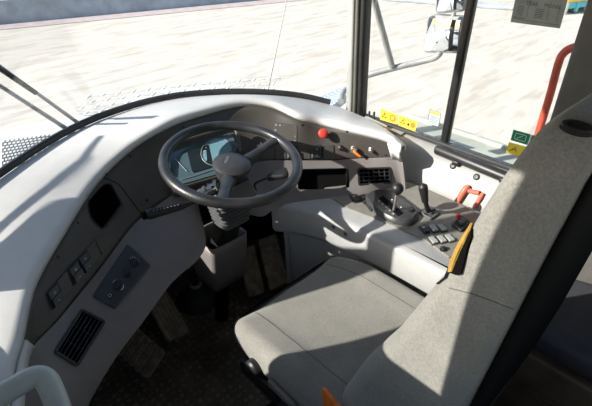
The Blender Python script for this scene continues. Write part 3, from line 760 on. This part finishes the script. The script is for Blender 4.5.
# ------------------------------------------------------------------ stickers on the glass
def gpatch(c, x=XG): return Patch(None, pts=[at(px, py, 'x', x) for px, py in c])
def tri(P, m, u, v, s, w):
    a = [(u-s, v-s*.8), (u+s, v-s*.8), (u, v+s)]; b = [(u-s*.6, v-s*.55), (u+s*.6, v-s*.55), (u, v+s*.55)]
    A = [m.v(P.p(x, y, w)) for x, y in a]; B = [m.v(P.p(x, y, w)) for x, y in b]
    for k in range(3): m.face([A[k], A[(k+1) % 3], B[(k+1) % 3], B[k]])
    P.slab(m, u-s*.08, v-s*.4, u+s*.08, v+s*.25, w-.0001, w+.0001, .0003, .0001)
def sticker(name, c, mat, label, group=None, extra=None):
    P = gpatch(c); t = thing(name, P.c[0], label, 'sticker', group)
    m = MB(); P.slab(m, 0, 0, P.W, P.H, 0, .0008, .002, .0003); make('backing', m, mat, t)
    if extra: extra(P, t)
    return P, t
def yex(kind):
    def f(P, t):
        m = MB(); 
        if kind == 0:
            tri(P, m, P.W*.25, P.H*.55, P.H*.3, .0012)
            make('warning_triangle', m, 'black', t); m = MB(); P.disc(m, P.W*.72, P.H*.5, [(P.H*.36, .0007), (P.H*.36, .0012)], 20); make('round_pictogram', m, 'orange', t)
            m = MB(); P.disc(m, P.W*.72, P.H*.5, [(P.H*.2, .0012), (P.H*.2, .0016)], 6); make('figure', m, 'yellow', t)
        else:
            tri(P, m, P.W*.25, P.H*.55, P.H*.3, .0012); P.slab(m, P.W*.5, P.H*.3, P.W*.62, P.H*.55, .0009, .0012, .001, .0001); make('warning_triangle', m, 'black', t)
            m = MB(); P.disc(m, P.W*.80, P.H*.5, [(P.H*.30, .0007), (P.H*.30, .0012)], 7); make('round_pictogram', m, 'orange', t)
    return f
sticker('warning_sticker', [(380,119.5),(397,124.5),(398.5,115),(381,108.5)], 'yellow', 'left yellow warning sticker with round orange pictogram on side glass, by window latch', None, yex(0))
sticker('warning_sticker', [(398,125),(415,131.5),(418,121.5),(399.5,115.5)], 'yellow', 'right yellow warning sticker of the adjoining pair low on side glass', None, yex(1))
def wex(P, t):
    m = MB(); P.slab(m, P.W*.08, P.H*.76, P.W*.92, P.H*.95, .0008, .0014, .001, .0002); make('header_band', m, 'yellow', t)
    m = MB()
    for k in range(6): P.slab(m, P.W*.15, P.H*(.12+.1*k), P.W*.85, P.H*(.12+.1*k)+.0015, .0008, .0012, .0004, .0001)
    P.ring(m, 0, 0, P.W, P.H, .0015, .0008, .0012, .002); make('printing', m, 'hub', t)
sticker('instruction_label', [(427.5,123.5),(438.5,127),(441,113.5),(430,109)], 'paperwhite', 'small white label with yellow header beside the black window post', None, wex)
def gex(P, t):
    m = MB(); P.ring(m, P.W*.12, P.H*.2, P.W*.55, P.H*.8, .0016, .0008, .0014, .004)
    m.tube([P.p(P.W*.2, P.H*.3, .0014), P.p(P.W*.4, P.H*.65, .0014)], .0008, 5); P.slab(m, P.W*.66, 0, P.W*.72, P.H, .0007, .0013, .0005, .0001); make('white_pictogram', m, 'white', t)
sticker('exit_sticker', [(510.5,140),(536,147.5),(540,137),(513.5,129.5)], 'green', 'green emergency exit sticker with white pictogram above the yellow one', None, gex)
def yex2(P, t):
    m = MB(); m.tube([P.p(P.W*.15, P.H*.25, .0012), P.p(P.W*.4, P.H*.7, .0012), P.p(P.W*.5, P.H*.3, .0012)], .0012, 5); m.tube([P.p(P.W*.25, P.H*.4, .0012), P.p(P.W*.5, P.H*.5, .0012)], .001, 5); make('black_pictogram', m, 'black', t)
sticker('hazard_sticker', [(506,152.5),(525,158),(528,147),(509,142)], 'yellow', 'yellow hazard sticker half hidden by the driver seat back', None, yex2)
def pex(P, t):
    m = MB(); W, H = P.W, P.H
    P.text(m, 'YEAR', W*.36, H*.60, H*.16, .0011); make('heading', m, 'black', t); m = MB(); P.text(m, 'MODEL', W*.76, H*.62, H*.15, .0011); make('heading', m, 'black', t); m = MB(); P.text(m, 'number', W*.16, H*.16, H*.12, .0011)
    make('heading', m, 'black', t); m = MB()
    for k in range(6):
        P.slab(m, W*.08, H*(.22+.05*k), W*.22, H*(.22+.05*k)+.0012, .0008, .0011, .0005, .0001)
        P.slab(m, W*.45, H*(.22+.05*k), W*.62, H*(.22+.05*k)+.0016, .0008, .0011, .0005, .0001)
    P.slab(m, W*.05, H*.10, W*.95, H*.10+.001, .0008, .0011, .0004, .0001)
    for uu in (.3, .7, .9): P.slab(m, W*uu, H*.2, W*uu+.001, H*.75, .0008, .0011, .0004, .0001)
    make('text_line', m, 'hub', t)
sticker('information_sheet', [(510.5,22),(560,28.5),(569,-4),(518,-14)], 'paper', 'grey printed information sheet stuck high on the rear side glass', None, pex)
# latch on the front edge of the side glass
lc = at(371, 122, 'x', .785)
la = thing('window_latch', lc, 'black two-pronged window latch at the foot of the right front pillar', 'latch')
make('latch_body', MB().box(lc+V((0, 0, .004)), (.02, .035, .02), None, .004), 'rubber', la)
for dy, h in ((.013, .045), (-.012, .05)):
    make('prong', MB().box(lc+V((0, dy, h/2)), (.008, .008, h), None, .002), 'rubber', la)

# ================================================================== EMERGENCY HAMMER
P = Patch([(457,205),(482,213),(490,192),(465,184)], wt)
eh = thing('emergency_hammer', P.c[0], 'red emergency hammer in its bracket on the right wall below the rail', 'hammer')
def onw(x, y, w=.012): p, n = hit(x, y, wt); return p+n*w
make('hammer_head', MB().tube([onw(458.5,203), onw(461,198), onw(464.5,192), onw(467.5,188), onw(470,185.5)], [.007, .010, .0115, .0115, .006], 14), 'hammer', eh)
make('grip', MB().tube([onw(455,205), onw(456.5,203.5), onw(460.5,198)], [.006, .0095, .009], 12), 'black', eh)
make('bracket_bar', MB().tube([onw(468,190,.008), onw(474,192,.008), onw(480,193,.008)], .0085, 10), 'hammer', eh)
make('bracket_bar', MB().tube([onw(484,193,.008), onw(480,199,.008), onw(475.5,207,.008)], [.006, .008, .005], 10), 'hammer', eh)

# ================================================================== DRIVER SEAT
seat = thing('driver_seat', (0, .45, 0), 'light grey fabric driver seat with tall backrest facing the steering wheel', 'seat')
def fc(p):
    x, y, z = p; X = x; Y = .50+y
    e = max(0, (y-.16)/.16)
    X *= 1-.10*e*e
    zz = .455+z
    if z > 0:
        zz += .014*min(1, max(0, (abs(x)-.14)/.08)) - .010*max(0, 1-(x/.15)**2)*max(0, 1-abs(y)/.32)
        zz -= .035*max(0, (y-.12)/.2)**2
    else: zz += .012*max(0, (y-.1)/.22)
    return V((X, Y, zz))
m = MB(); m.soft((.505, .66, .105), .042, fc, (44, 52, 10)); cu = make('seat_cushion', m, 'fabric', seat, smooth=70)
cut_t = tree_obj(cu)
def topz(x, y):
    p, n, i, d = cut_t.ray_cast(V((x, y, 1)), V((0, 0, -1))); return p if p else V((x, y, .5))
for s_ in (-.160, .175):
    pts = [topz(s_*(1-.08*max(0, (y-.66)/.16)), y) for y in [.32+.012*k for k in range(41)]]
    make('seam', MB().tube([p+V((0, 0, -.0006)) for p in pts], .0016, 6), 'trim', cu)
def fb(p):
    x, y, z = p; h = (z+.41)/.82       # 0 bottom, 1 top
    zz = .53+h*.782
    T = [(.45, .41, .18), (.6, .395, .155), (.75, .345, .138), (.87, .290, .128), (1.045, .228, .113), (1.22, .190, .100), (1.29, .170, .096), (1.40, .128, .085)]
    for (z0, f0, b0), (z1, f1, b1) in zip(T, T[1:]):
        if z0 <= zz <= z1: t = (zz-z0)/(z1-z0); F = f0+(f1-f0)*t; B = b0+(b1-b0)*t
    k = (y+.12)/.24
    wd = 1-.22*max(0, (h-.62)/.38)**2
    if k > .5: F -= .03*max(0, 1-(x/.17)**2)*(1 if h < .9 else (1-h)*10)
    return V((x*wd, B+(F-B)*k, zz))
m = MB(); m.soft((.52, .24, .82), .05, fb, (26, 16, 46)); bk = make('backrest', m, 'fabric', seat, smooth=70)
bt_ = tree_obj(bk)
def sline(pxs, name='seam', r=.0014, mat='trim', n=6, lift=-.0004):
    pts = []
    for (x0, y0), (x1, y1) in zip(pxs, pxs[1:]):
        for k in range(n): 
            p, nn = hit(x0+(x1-x0)*k/n, y0+(y1-y0)*k/n, bt_); pts.append(p+nn*lift)
    return make(name, MB().tube(pts, r, 6), mat, bk)
sline([(449,288), (470,293), (495,302), (517,311)], r=.0011)
# black shell on the back
def fs(p):
    q = fb(V((p.x, -.12+ (p.y)*.1, p.z))); return V((q.x*1.0, q.y-.002+p.y*.15, q.z))
m = MB(); m.soft((.47, .06, .74), .028, fs, (16, 6, 26)); make('back_shell', m, 'blackm', seat, smooth=70)
# headrest guides on the shoulder
def topb(x, y):
    p, nn = hit(x, y, bt_); return p, nn
for x, y in ((577, 130),):
    p, n = topb(x, y)
    a_, _ = topb(x-9, y-2); b_, _ = topb(x+10, y+3)
    d = (b_-a_).normalized(); sd = n.cross(d)
    mm = MB(); rings = []
    for sc, w in ((1, -.002), (1, .006), (.85, .009), (.6, .0095), (.55, .005)):
        rings.append([mm.v(p+d*.019*sc*math.cos(t)+sd*.008*sc*math.sin(t)+n*w) for t in [k*2*PI/24 for k in range(24)]])
    for A, B in zip(rings, rings[1:]):
        for k in range(24): mm.face([A[k], A[(k+1) % 24], B[(k+1) % 24], B[k]])
    mm.face(rings[-1]); make('headrest_guide', mm, 'black', bk)
# torn upholstery: slot, yellow foam edge, grey flap
def sheet(pxs, mat, name, lift=.002, th=.004):
    m = MB(); h = [hit(x, y, bt_) for x, y in pxs]; n = sum((q[1] for q in h), V()).normalized()
    m.prism([q[0]+q[1]*(lift-th) for q in h], n*th); return make(name, m, mat, bk, smooth=30)
sheet([(469,226),(474,228.5),(474,236),(470,246),(466,262),(463,273),(458,274),(452,272)], 'blackm', 'torn_slot', .0055)
plabel(sheet([(473.5,221),(475,224),(472.2,233),(467.2,243),(462.2,253),(457.5,263),(454.5,272),(451.5,272),(453,265),(457,255),(462,245),(467,235)], 'foam', 'exposed_foam', .0065, .003), 'yellow foam showing through the torn edge')
sheet([(450,262),(452,268),(448,277),(440,283.5),(434,283),(440,277),(446,269)], 'fabric', 'torn_flap', .009, .004)
# pedestal
pd = MB().soft((.34, .40, .10), .02, lambda p: V((p.x*(1), .52+p.y, .34+p.z)), (6, 6, 4)); make('suspension_box', pd, 'blackm', seat)
for dx in (-.19, .19): make('seat_rail', MB().box((dx, .52, .375), (.04, .46, .025), None, .005), 'black', seat)
m = MB()
for i in range(6): m.soft((.34-.02*(i % 2), .36-.02*(i % 2), .035), .014, lambda p, i=i: V((p.x, .52+p.y, .29-i*.034+p.z)), (6, 6, 4))
make('suspension_bellows', m, 'rubber', seat, smooth=60)
make('base_plate', MB().box((0, .52, .05), (.42, .46, .10), None, .01), 'blackm', seat)
# adjuster mechanism at the left front
kn = at(258, 352, 'x', -.235)
make('adjuster_bracket', MB().box(at(262, 378, 'x', -.235), (.04, .16, .06), None, .01), 'black', seat)
make('adjuster_knob', MB().lathe(at(256, 366, 'x', -.252), (-1, 0, 0), [(.026, 0), (.026, .016), (.021, .022), (.008, .022)], 20), 'black', seat)
make('adjuster_lever', MB().box(at(282, 394, 'x', -.262), (.014, .10, .026), Matrix.Rotation(.05, 3, 'X'), .005), 'lower', seat)
# orange seat belt buckle
ob = at(337, 413, 'x', -.272)
bu = thing('seat_belt_tongue', ob-V((0, 0, .05)), 'bright orange seat belt webbing poking up between cushion and backrest', 'seat belt')
m = MB(); rows = []
for i in range(13):
    t = i/12; rows.append([ob+V((.004*math.sin(5*t), .085*(u-.5), -.075+(.1+.018*u+.004*math.sin(9*u))*t+.005*math.sin(6*t+u*3))) for u in [k/8 for k in range(9)]])
m.grid(rows); make('webbing', m, 'orange', bu, solid=.006)
# ================================================================== INSTRUCTOR SEAT
s2 = thing('instructor_seat', (.60, .05, 0), 'dark navy instructor seat on a brown metal box behind the driver seat', 'seat')
m = MB(); m.soft((.36, .46, .10), .04, lambda p: V((.60+p.x*(1-.15*max(0, p.y/.2)), .10+p.y, .40+p.z-.03*max(0, p.y/.2)**2)), (16, 18, 8)); make('seat_cushion', m, 'seat2', s2, smooth=70)
m = MB(); m.soft((.38, .10, .62), .04, lambda p: V((.60+p.x, -.14+p.y-p.z*.12, .72+p.z)), (14, 8, 18)); make('backrest', m, 'seat2', s2, smooth=70)
q = rrect(-.19, -.18, .19, .18, .03, 4)
m = MB(); m.box((.60, .06, .17), (.35, .40, .34), None, .012); bx = make('seat_box', m, 'box', s2)
m = MB(); m.box((.425, .06, .20), (.012, .41, .015)); m.box((.60, .262, .20), (.35, .012, .015)); make('box_flange', m, 'box', bx)
# ================================================================== PEDALS AND FLOOR ITEMS
def pedal(name, corners, z0, z1, label, mat='pedal', ribs=6, dots=False, th=.016, arm=True):
    (a, b, c, d) = corners   # a,b lower (near) edge; c,d far edge
    pts = [Z(*a, z0), Z(*b, z0), Z(*c, z1), Z(*d, z1)]; P = Patch(None, pts=pts)
    t = thing(name, V((P.p(P.W/2, P.H/2).x, P.p(P.W/2, P.H/2).y, 0)), label, 'pedal')
    m = MB(); P.slab(m, 0, 0, P.W, P.H, -th, 0, .012, .003); pl = make('pad', m, mat, t)
    m = MB()
    if dots:
        nu, nv = 5, 7
        for i in range(nu):
            for j in range(nv): P.disc(m, P.W*(i+.6)/(nu+.2), P.H*(j+.6)/(nv+.2), [(P.W*.07, -.001), (P.W*.065, .004), (P.W*.035, .0045), (P.W*.03, .001)], 10)
        make('stud', m, mat, pl)['kind'] = 'stuff'
    else:
        for i in range(ribs): u = P.W*(i+.5)/ribs; P.slab(m, u-P.W*.22/ribs, .006, u+P.W*.22/ribs, P.H-.006, -.001, .004, .002, .0012)
        make('rib', m, mat, pl)['kind'] = 'stuff'
    if arm:
        c_ = P.p(P.W/2, P.H*.7, -th); make('arm', MB().tube([c_, c_+V((0, .05, -.02)), V((c_.x, c_.y+.10, .012))], .011, 10), 'blackm', t)
    return t
pedal('foot_rest', ((116,352),(146,379),(164,352),(134,326)), .05, .11, 'wide studded foot rest at far left of the floor', dots=True, ribs=0, arm=False)
pedal('floor_pedal', ((168,342),(190,331),(165,288),(144,299)), .06, .15, 'ribbed dusty pedal left of the round floor boot', ribs=6)
pedal('brake_pedal', ((248,297),(265,292),(254,244),(238,250)), .07, .17, 'ribbed pedal right below the steering column shroud', ribs=5)
pedal('accelerator_pedal', ((270,290),(288,281),(276,233),(258,240)), .06, .15, 'ribbed accelerator pedal, the rightmost of the pedals', ribs=6)
fb0 = Z(198, 300, .0)
fbt = thing('floor_control', fb0, 'round black rubber boot on the floor with a short post and pale ring', 'floor switch')
make('boot', MB().lathe(fb0, (0, 0, 1), [(.095, 0), (.095, .006), (.082, .012), (.066, .03), (.05, .055), (.034, .075), (.026, .09)], 30), 'rubber', fbt)
make('pale_ring', MB().lathe(fb0+V((0, 0, .088)), (0, 0, 1), [(.018, 0), (.026, 0), (.027, .004), (.025, .010), (.018, .012)], 24), 'switchgrey', fbt)
make('post', MB().lathe(fb0+V((0, 0, .085)), (0, 0, 1), [(.017, 0), (.017, .03), (.021, .034), (.021, .048), (.012, .056), (.004, .057)], 20), 'black', fbt)
# ================================================================== DOOR GRAB HANDLE (lower left)
dh = thing('door_pull_handle', (-.8, .66, .72), 'pale grey door pull handle loop at the near left corner', 'handle')
hp = [Z(-30,412,.80), Z(0,396,.80), Z(22,383,.80), Z(36,377,.80), Z(46,380,.795), Z(54,396,.78), Z(62,420,.76), Z(66,450,.72)]
make('loop', MB().tube(cr(hp, 6), .020, 16), 'handle', dh)
make('mount', MB().box((-.842, .60, .80), (.05, .09, .05), None, .01), 'handle', dh)
# ================================================================== OUTSIDE
GZ = -2.2
m = MB(); m.grid([[(-60+6*i, -60+6*j, GZ) for i in range(28)] for j in range(28)]); struct('ground', m, 'sand')
# road beyond and its low concrete barrier
def line3(a, b, w, h, z0, m):
    a, b = V(a), V(b); d = (b-a).normalized(); s_ = V((-d.y, d.x, 0))*w/2
    m.prism([a-s_+V((0, 0, z0)), a+s_+V((0, 0, z0)), a+s_*.6+V((0, 0, z0+h)), a-s_*.6+V((0, 0, z0+h))], b-a)
g = lambda x, y, z=GZ: Z(x, y, z)
ka = g(0, 27); kb_ = g(235, 4.5); dd = (kb_-ka).normalized(); ka = ka-dd*20; kc = kb_+dd*22
pr = V((-dd.y, dd.x, 0))
m = MB(); m.prism([ka-pr*.55, kc-pr*.55, kc+pr*.25, ka+pr*.25], (0, 0, .02)); struct('trim_13', m, 'pink')
m = MB(); ka2 = V((ka.x, ka.y, 0))+pr*.6; kc2 = V((kc.x, kc.y, 0))+pr*.6; line3(ka2, kc2, .5, .75, GZ, m); bar = make('concrete_barrier', m, 'barrier')
tag(bar, 'long low blue-grey concrete barrier across the far side of the yard', 'barrier')
m = MB(); m.prism([ka+pr*1.2, kc+pr*1.2, kc+pr*14, ka+pr*14], (0, 0, .03)); struct('trim_14', m, 'barrier')
m = MB(); m.prism([ka+pr*2.0+V((0, 0, .03)), kc+pr*2.0+V((0, 0, .03)), kc+pr*2.5+V((0, 0, .03)), ka+pr*2.5+V((0, 0, .03))], (0, 0, .12)); struct('trim_15', m, 'kerbtop')
# hood of the truck, with louvre
hd = thing('engine_hood', (-.2, 2.0, .3), 'white engine hood with a slotted grille outside the windshield', 'hood')
HZ = .66
poly = [(-1.0, 1.50), (-.60, 1.50), (-.25, 1.72), (.15, 1.72), (.45, 1.62), (.78, 1.50), (.80, 1.86), (.46, 2.10), (.05, 2.26), (-.35, 2.36), (-1.0, 2.45)]
m = MB(); rows = []
for t in (0, .1, .35, .65, .9, 1):
    a = cr([V((x, y, 0)) for x, y in poly[:6]], 5); b = cr([V((x, y, 0)) for x, y in poly[6:][::-1]], 6)
    a = [a[int(i*(len(a)-1)/24)] for i in range(25)]; b = [b[int(i*(len(b)-1)/24)] for i in range(25)]
    rows.append([p.lerp(q, t)+V((0, 0, HZ-.03*(abs(t-.5)*2)**4)) for p, q in zip(a, b)])
rows.append([V((p.x, p.y+.01, HZ-.5)) for p in rows[-1]])
m.grid(rows); hb = make('hood_panel', m, 'hood', hd, smooth=60)
# slotted grille
gpts = [Z(2,170,HZ+.004), Z(40,158,HZ+.004), Z(62,133,HZ+.004), Z(2,141,HZ+.004)]
P = Patch(None, pts=gpts)
m = MB(); P.slab(m, 0, 0, P.W, P.H, -.002, .002, .01, .001); gl_ = make('grille', m, 'trim', hd)
m = MB()
for j in range(9):
    for i in range(13):
        off = .5*(j % 2); u = P.W*(i+off)/13.5; v = P.H*(j+.25)/9
        P.slab(m, u, v, u+P.W*.05, v+P.H*.06, .001, .004, .002, .0005)
make('grille_bar', m, 'hood', gl_)['kind'] = 'stuff'
# tread-plate ribs on hood
m = MB()
for i in range(26):
    for j in range(4):
        px_ = 80+i*7.5+j*3; py_ = 113-(i*.95)-j*5.5+ (i/26)**2*6
        c = Z(px_, py_, HZ+.006); a_ = .6 if (i+j) % 2 else -.6
        m.box(c, (.05, .012, .006), Matrix.Rotation(a_, 3, 'Z'), .002)
o = make('tread_bar', m, 'hood', hd); o['kind'] = 'stuff'
m = MB(); m.box((-.78, 1.62, .66), (.03, .5, .1), Matrix.Rotation(0, 3, 'Z'), .008)
# wipers
def wiper(a, b, r, label, name='wiper_arm', flat=False, group=None):
    a, b = V(a), V(b); t = thing(name, b, label, 'wiper', group)
    make('arm', MB().tube([a, a.lerp(b, .5), b], [r*.9, r, r*1.2], 8), 'mirrorarm', t)
    make('pivot', MB().lathe(b-V((0, 0, .012)), (0, 0, 1), [(r*2.2, 0), (r*2.2, .014), (r*1.2, .018)], 14), 'rubber', t)
    return t
def ws(x, y, yy): return at(x, y, 'y', yy)
wa = wiper(ws(-6,62,1.60), ws(81,125,1.66), .006, 'upper of two grey wiper arms outside the left windshield')
make('blade', MB().tube([ws(-4,66,1.595), ws(36,93,1.62)], .008, 8), 'rubber', wa)
wiper(ws(-6,82,1.60), ws(70,131,1.66), .007, 'lower of two grey wiper arms outside the left windshield')
an = at(267, 95, 'y', 1.52); at_ = at(289, -12, 'y', 1.60)
rod = thing('thin_rod', an, 'thin grey rod standing outside the middle of the windshield', 'rod')
make('mast', MB().tube([an-V((0, 0, .1)), an, at_], [.003, .003, .0022], 8), 'mirrorarm', rod)
make('foot', MB().lathe(an-V((0, 0, .11)), (0, 0, 1), [(.012, 0), (.012, .03), (.004, .035)], 12), 'rubber', rod)
# blue-grey tread step ahead of the right pillar
m = MB(); pts = [Z(308,104,.5), Z(330,108,.5), Z(349,93,.5), Z(340,88,.5), Z(322,96,.5)]
m.prism(pts, (0, 0, -.05)); stp = thing('fender_step', sum(pts, V())/5, 'blue-grey tread plate step outside beyond the dashboard end', 'step')
make('plate', m, 'step', stp); make('bracket', MB().tube([sum(pts, V())/5-V((0, 0, .05)), V((.86, 1.27, .40))], .02, 10), 'darkmetal', stp)
P = Patch(None, pts=[pts[0], pts[1], pts[2], pts[3]]); m = MB()
for i in range(5):
    for j in range(8): P.slab(m, P.W*(.1+.18*i), P.H*(.05+.12*j), P.W*(.1+.18*i)+.02, P.H*(.05+.12*j)+.008, -.001, .005, .003, .001)
make('tread_bar', m, 'step', stp)['kind'] = 'stuff'
# ledge outside below the side windows
m = MB(); m.box((1.0, .55, .58), (.36, 1.25, .06), None, .015); lg = thing('fender_ledge', (1.0, .55, .5), 'pale cream ledge outside below the right side windows', 'ledge'); make('ledge_plate', m, 'ledge', lg)
make('side_skirt', MB().box((.94, .55, -.825), (.16, 1.2, 2.75), None, .01), 'ledge', lg); make('ledge_rim', MB().box((1.17, .55, .60), (.03, 1.25, .05), None, .01), 'ledge', lg)
# mirrors and arm
X0 = 1.22
ar = thing('side_mirror_assembly', at(363, 78, 'x', X0), 'side mirrors on a grey tubular arm with brace outside the right window', 'side mirror')
A = [V((.86, 1.36, .72)), at(345, 90, 'x', 1.0), at(363, 77, 'x', 1.06), at(400, 66.5, 'x', 1.16), at(425, 60.5, 'x', X0), at(436, 57, 'x', X0), at(441, 50, 'x', X0), at(444, 35, 'x', X0)]
make('main_tube', MB().tube(cr(A, 5), .015, 12), 'mirrorarm', ar)
make('brace', MB().tube([at(392, 66, 'x', 1.13), at(374, 0, 'x', 1.0), at(368, -22, 'x', .9)], .015, 12), 'mirrorarm', ar)
make('mirror_post', MB().tube([at(446, 50, 'x', X0), at(455, 8, 'x', X0), at(462, -30, 'x', X0)], .010, 12), 'mirrorarm', ar)
def mirror(c, label, dark=False):
    pts = [at(px_, py_, 'x', X0-.01) for px_, py_ in c]
    P = Patch(None, pts=pts)
    m = MB(); P.slab(m, -.012, -.012, P.W+.012, P.H+.012, -.045, .004, .025, .008); t = make('mirror_housing', m, 'mirrorarm', ar); plabel(t, label)
    m = MB(); 
    rows = []
    for j in range(9):
        rows.append([P.p(P.W*(i/8), P.H*(j/8), .005+.010*(1-((i/4-1)**2+(j/4-1)**2)/2)) for i in range(9)])
    m.grid(rows); make('mirror_glass', m, 'mirror', t, smooth=80)
mirror([(425,50),(458,51),(461,20),(430,18)], 'lower mirror reflecting a yellow machine')
mirror([(437,11),(463,9),(466,-22),(440,-24)], 'upper mirror cut off by the top of the view')
# red handrail
hx = 1.25
hr = thing('outer_handrail', at(537, 140, 'x', hx)-V((0, 0, .2)), 'red tubular handrail standing outside the rear side window', 'handrail')
pts = [at(520, 205, 'x', hx), at(536, 142, 'x', hx), at(550, 95, 'x', hx), at(558, 65, 'x', hx), at(563, 54, 'x', hx), at(572, 48, 'x', hx), at(590, 44, 'x', hx), at(620, 38, 'x', hx)]
make('rail', MB().tube(cr(pts, 5), .0155, 14), 'handrail', hr)
make('foot', MB().box(at(520, 205, 'x', hx), (.05, .05, .02), None, .004), 'handrail', hr)
# parked frames far right
def far(x, y, dist):
    d = direction(x, y); d_ = d.normalized(); return CAM+d_*dist
fa = g(562, 15); fbx = g(640, 5); dx = (fbx-fa).normalized(); up = V((0, 0, 1))
rk = thing('steel_trailer', fa, 'cyan and yellow steel trailer frame parked at the far right edge of the yard', 'trailer')
fwd = V((-dx.y, dx.x, 0)); fwd = fwd if fwd.dot(FW) > 0 else -fwd
Rm = Matrix((dx, fwd, up)).transposed()
L0 = 6
make('deck', MB().box(fa+dx*L0/2+dx*.0+fwd*1+up*.30, (L0, 2, .22), Rm, .02), 'cyan', rk)
make('side_beam', MB().box(fa+dx*L0/2+dx*.0+fwd*-.02+up*.50, (L0, .12, .12), Rm, .02), 'machine', rk)
for k in range(5):
    make('post', MB().box(fa+dx*(.1+k*.6)+up*.62+fwd*.0, (.14, .1, 1.1), Rm, .01), 'cyan' if k % 2 else 'white', rk)
for k in range(3):
    c = fa+dx*(.7+k*1.6)+up*.32+fwd*.2; make('wheel', MB().lathe(c-fwd*.15, fwd, [(.2, 0), (.32, .03), (.33, .15), (.32, .27), (.2, .3)], 20), 'rubber', rk)
pa = g(480, 8); pb2 = g(520, 11); d2 = (pb2-pa).normalized()
pi_ = thing('steel_pipes', pa, 'grey steel pipes lying on the sand beyond the window post', 'pipes')
for k in range(3): make('pipe', MB().tube([pa-d2*4+V((0, .0, .08))+fwd*(.35*k), pb2-d2*.3+V((0, 0, .08))+fwd*(.35*k)], .09, 10), 'barrier', pi_)
# yellow loader that shows in the mirror
lo = V((2.6, -6.5, GZ)); ldr = thing('wheel_loader', lo, 'yellow machine parked behind the truck, seen in the lower mirror', 'loader')
make('body', MB().box(lo+V((0, 0, 1.3)), (2.2, 4.2, 1.2), None, .15), 'machine', ldr)
make('cab', MB().box(lo+V((0, .3, 2.5)), (1.5, 1.5, 1.3), None, .1), 'hub', ldr)
make('roof', MB().box(lo+V((0, .3, 3.2)), (1.7, 1.7, .15), None, .05), 'machine', ldr)
for sx in (-1, 1):
    for sy in (-1.3, 1.3): make('wheel', MB().lathe(lo+V((sx*1.05-.25, sy, .7)), (1, 0, 0), [(.3, 0), (.66, .04), (.7, .25), (.66, .46), (.3, .5)], 24), 'rubber', ldr)
make('bucket', MB().box(lo+V((0, 2.9, .6)), (2.4, .8, .9), None, .1), 'darkmetal', ldr)

# ================================================================== LIGHT
AZ, EL = math.radians(-25), math.radians(28)
sd_ = V((math.cos(AZ)*math.cos(EL), math.sin(AZ)*math.cos(EL), -math.sin(EL)))
sl = bpy.data.lights.new('sun', 'SUN'); sl.energy = 9.0; sl.angle = math.radians(.6); sl.color = (1, .95, .86)
so = bpy.data.objects.new('sun', sl); COL.objects.link(so); so.rotation_euler = sd_.to_track_quat('-Z', 'Y').to_euler(); so.location = (-5, 3, 5)
w = bpy.data.worlds.new('world'); SC.world = w; w.use_nodes = True; nt = w.node_tree
bg = nt.nodes['Background']; sk = nt.nodes.new('ShaderNodeTexSky'); sk.sky_type = 'NISHITA'; sk.sun_disc = False
sk.sun_elevation = EL; sk.sun_rotation = math.atan2(-sd_.x, -sd_.y); sk.air_density = 1.2; sk.dust_density = 1.0
nt.links.new(sk.outputs[0], bg.inputs[0]); bg.inputs[1].default_value = .2
SC.view_settings.view_transform = 'Standard'; SC.view_settings.look = 'None'; SC.view_settings.gamma = 1; SC.view_settings.exposure = .0
SC.view_settings.use_curve_mapping = False
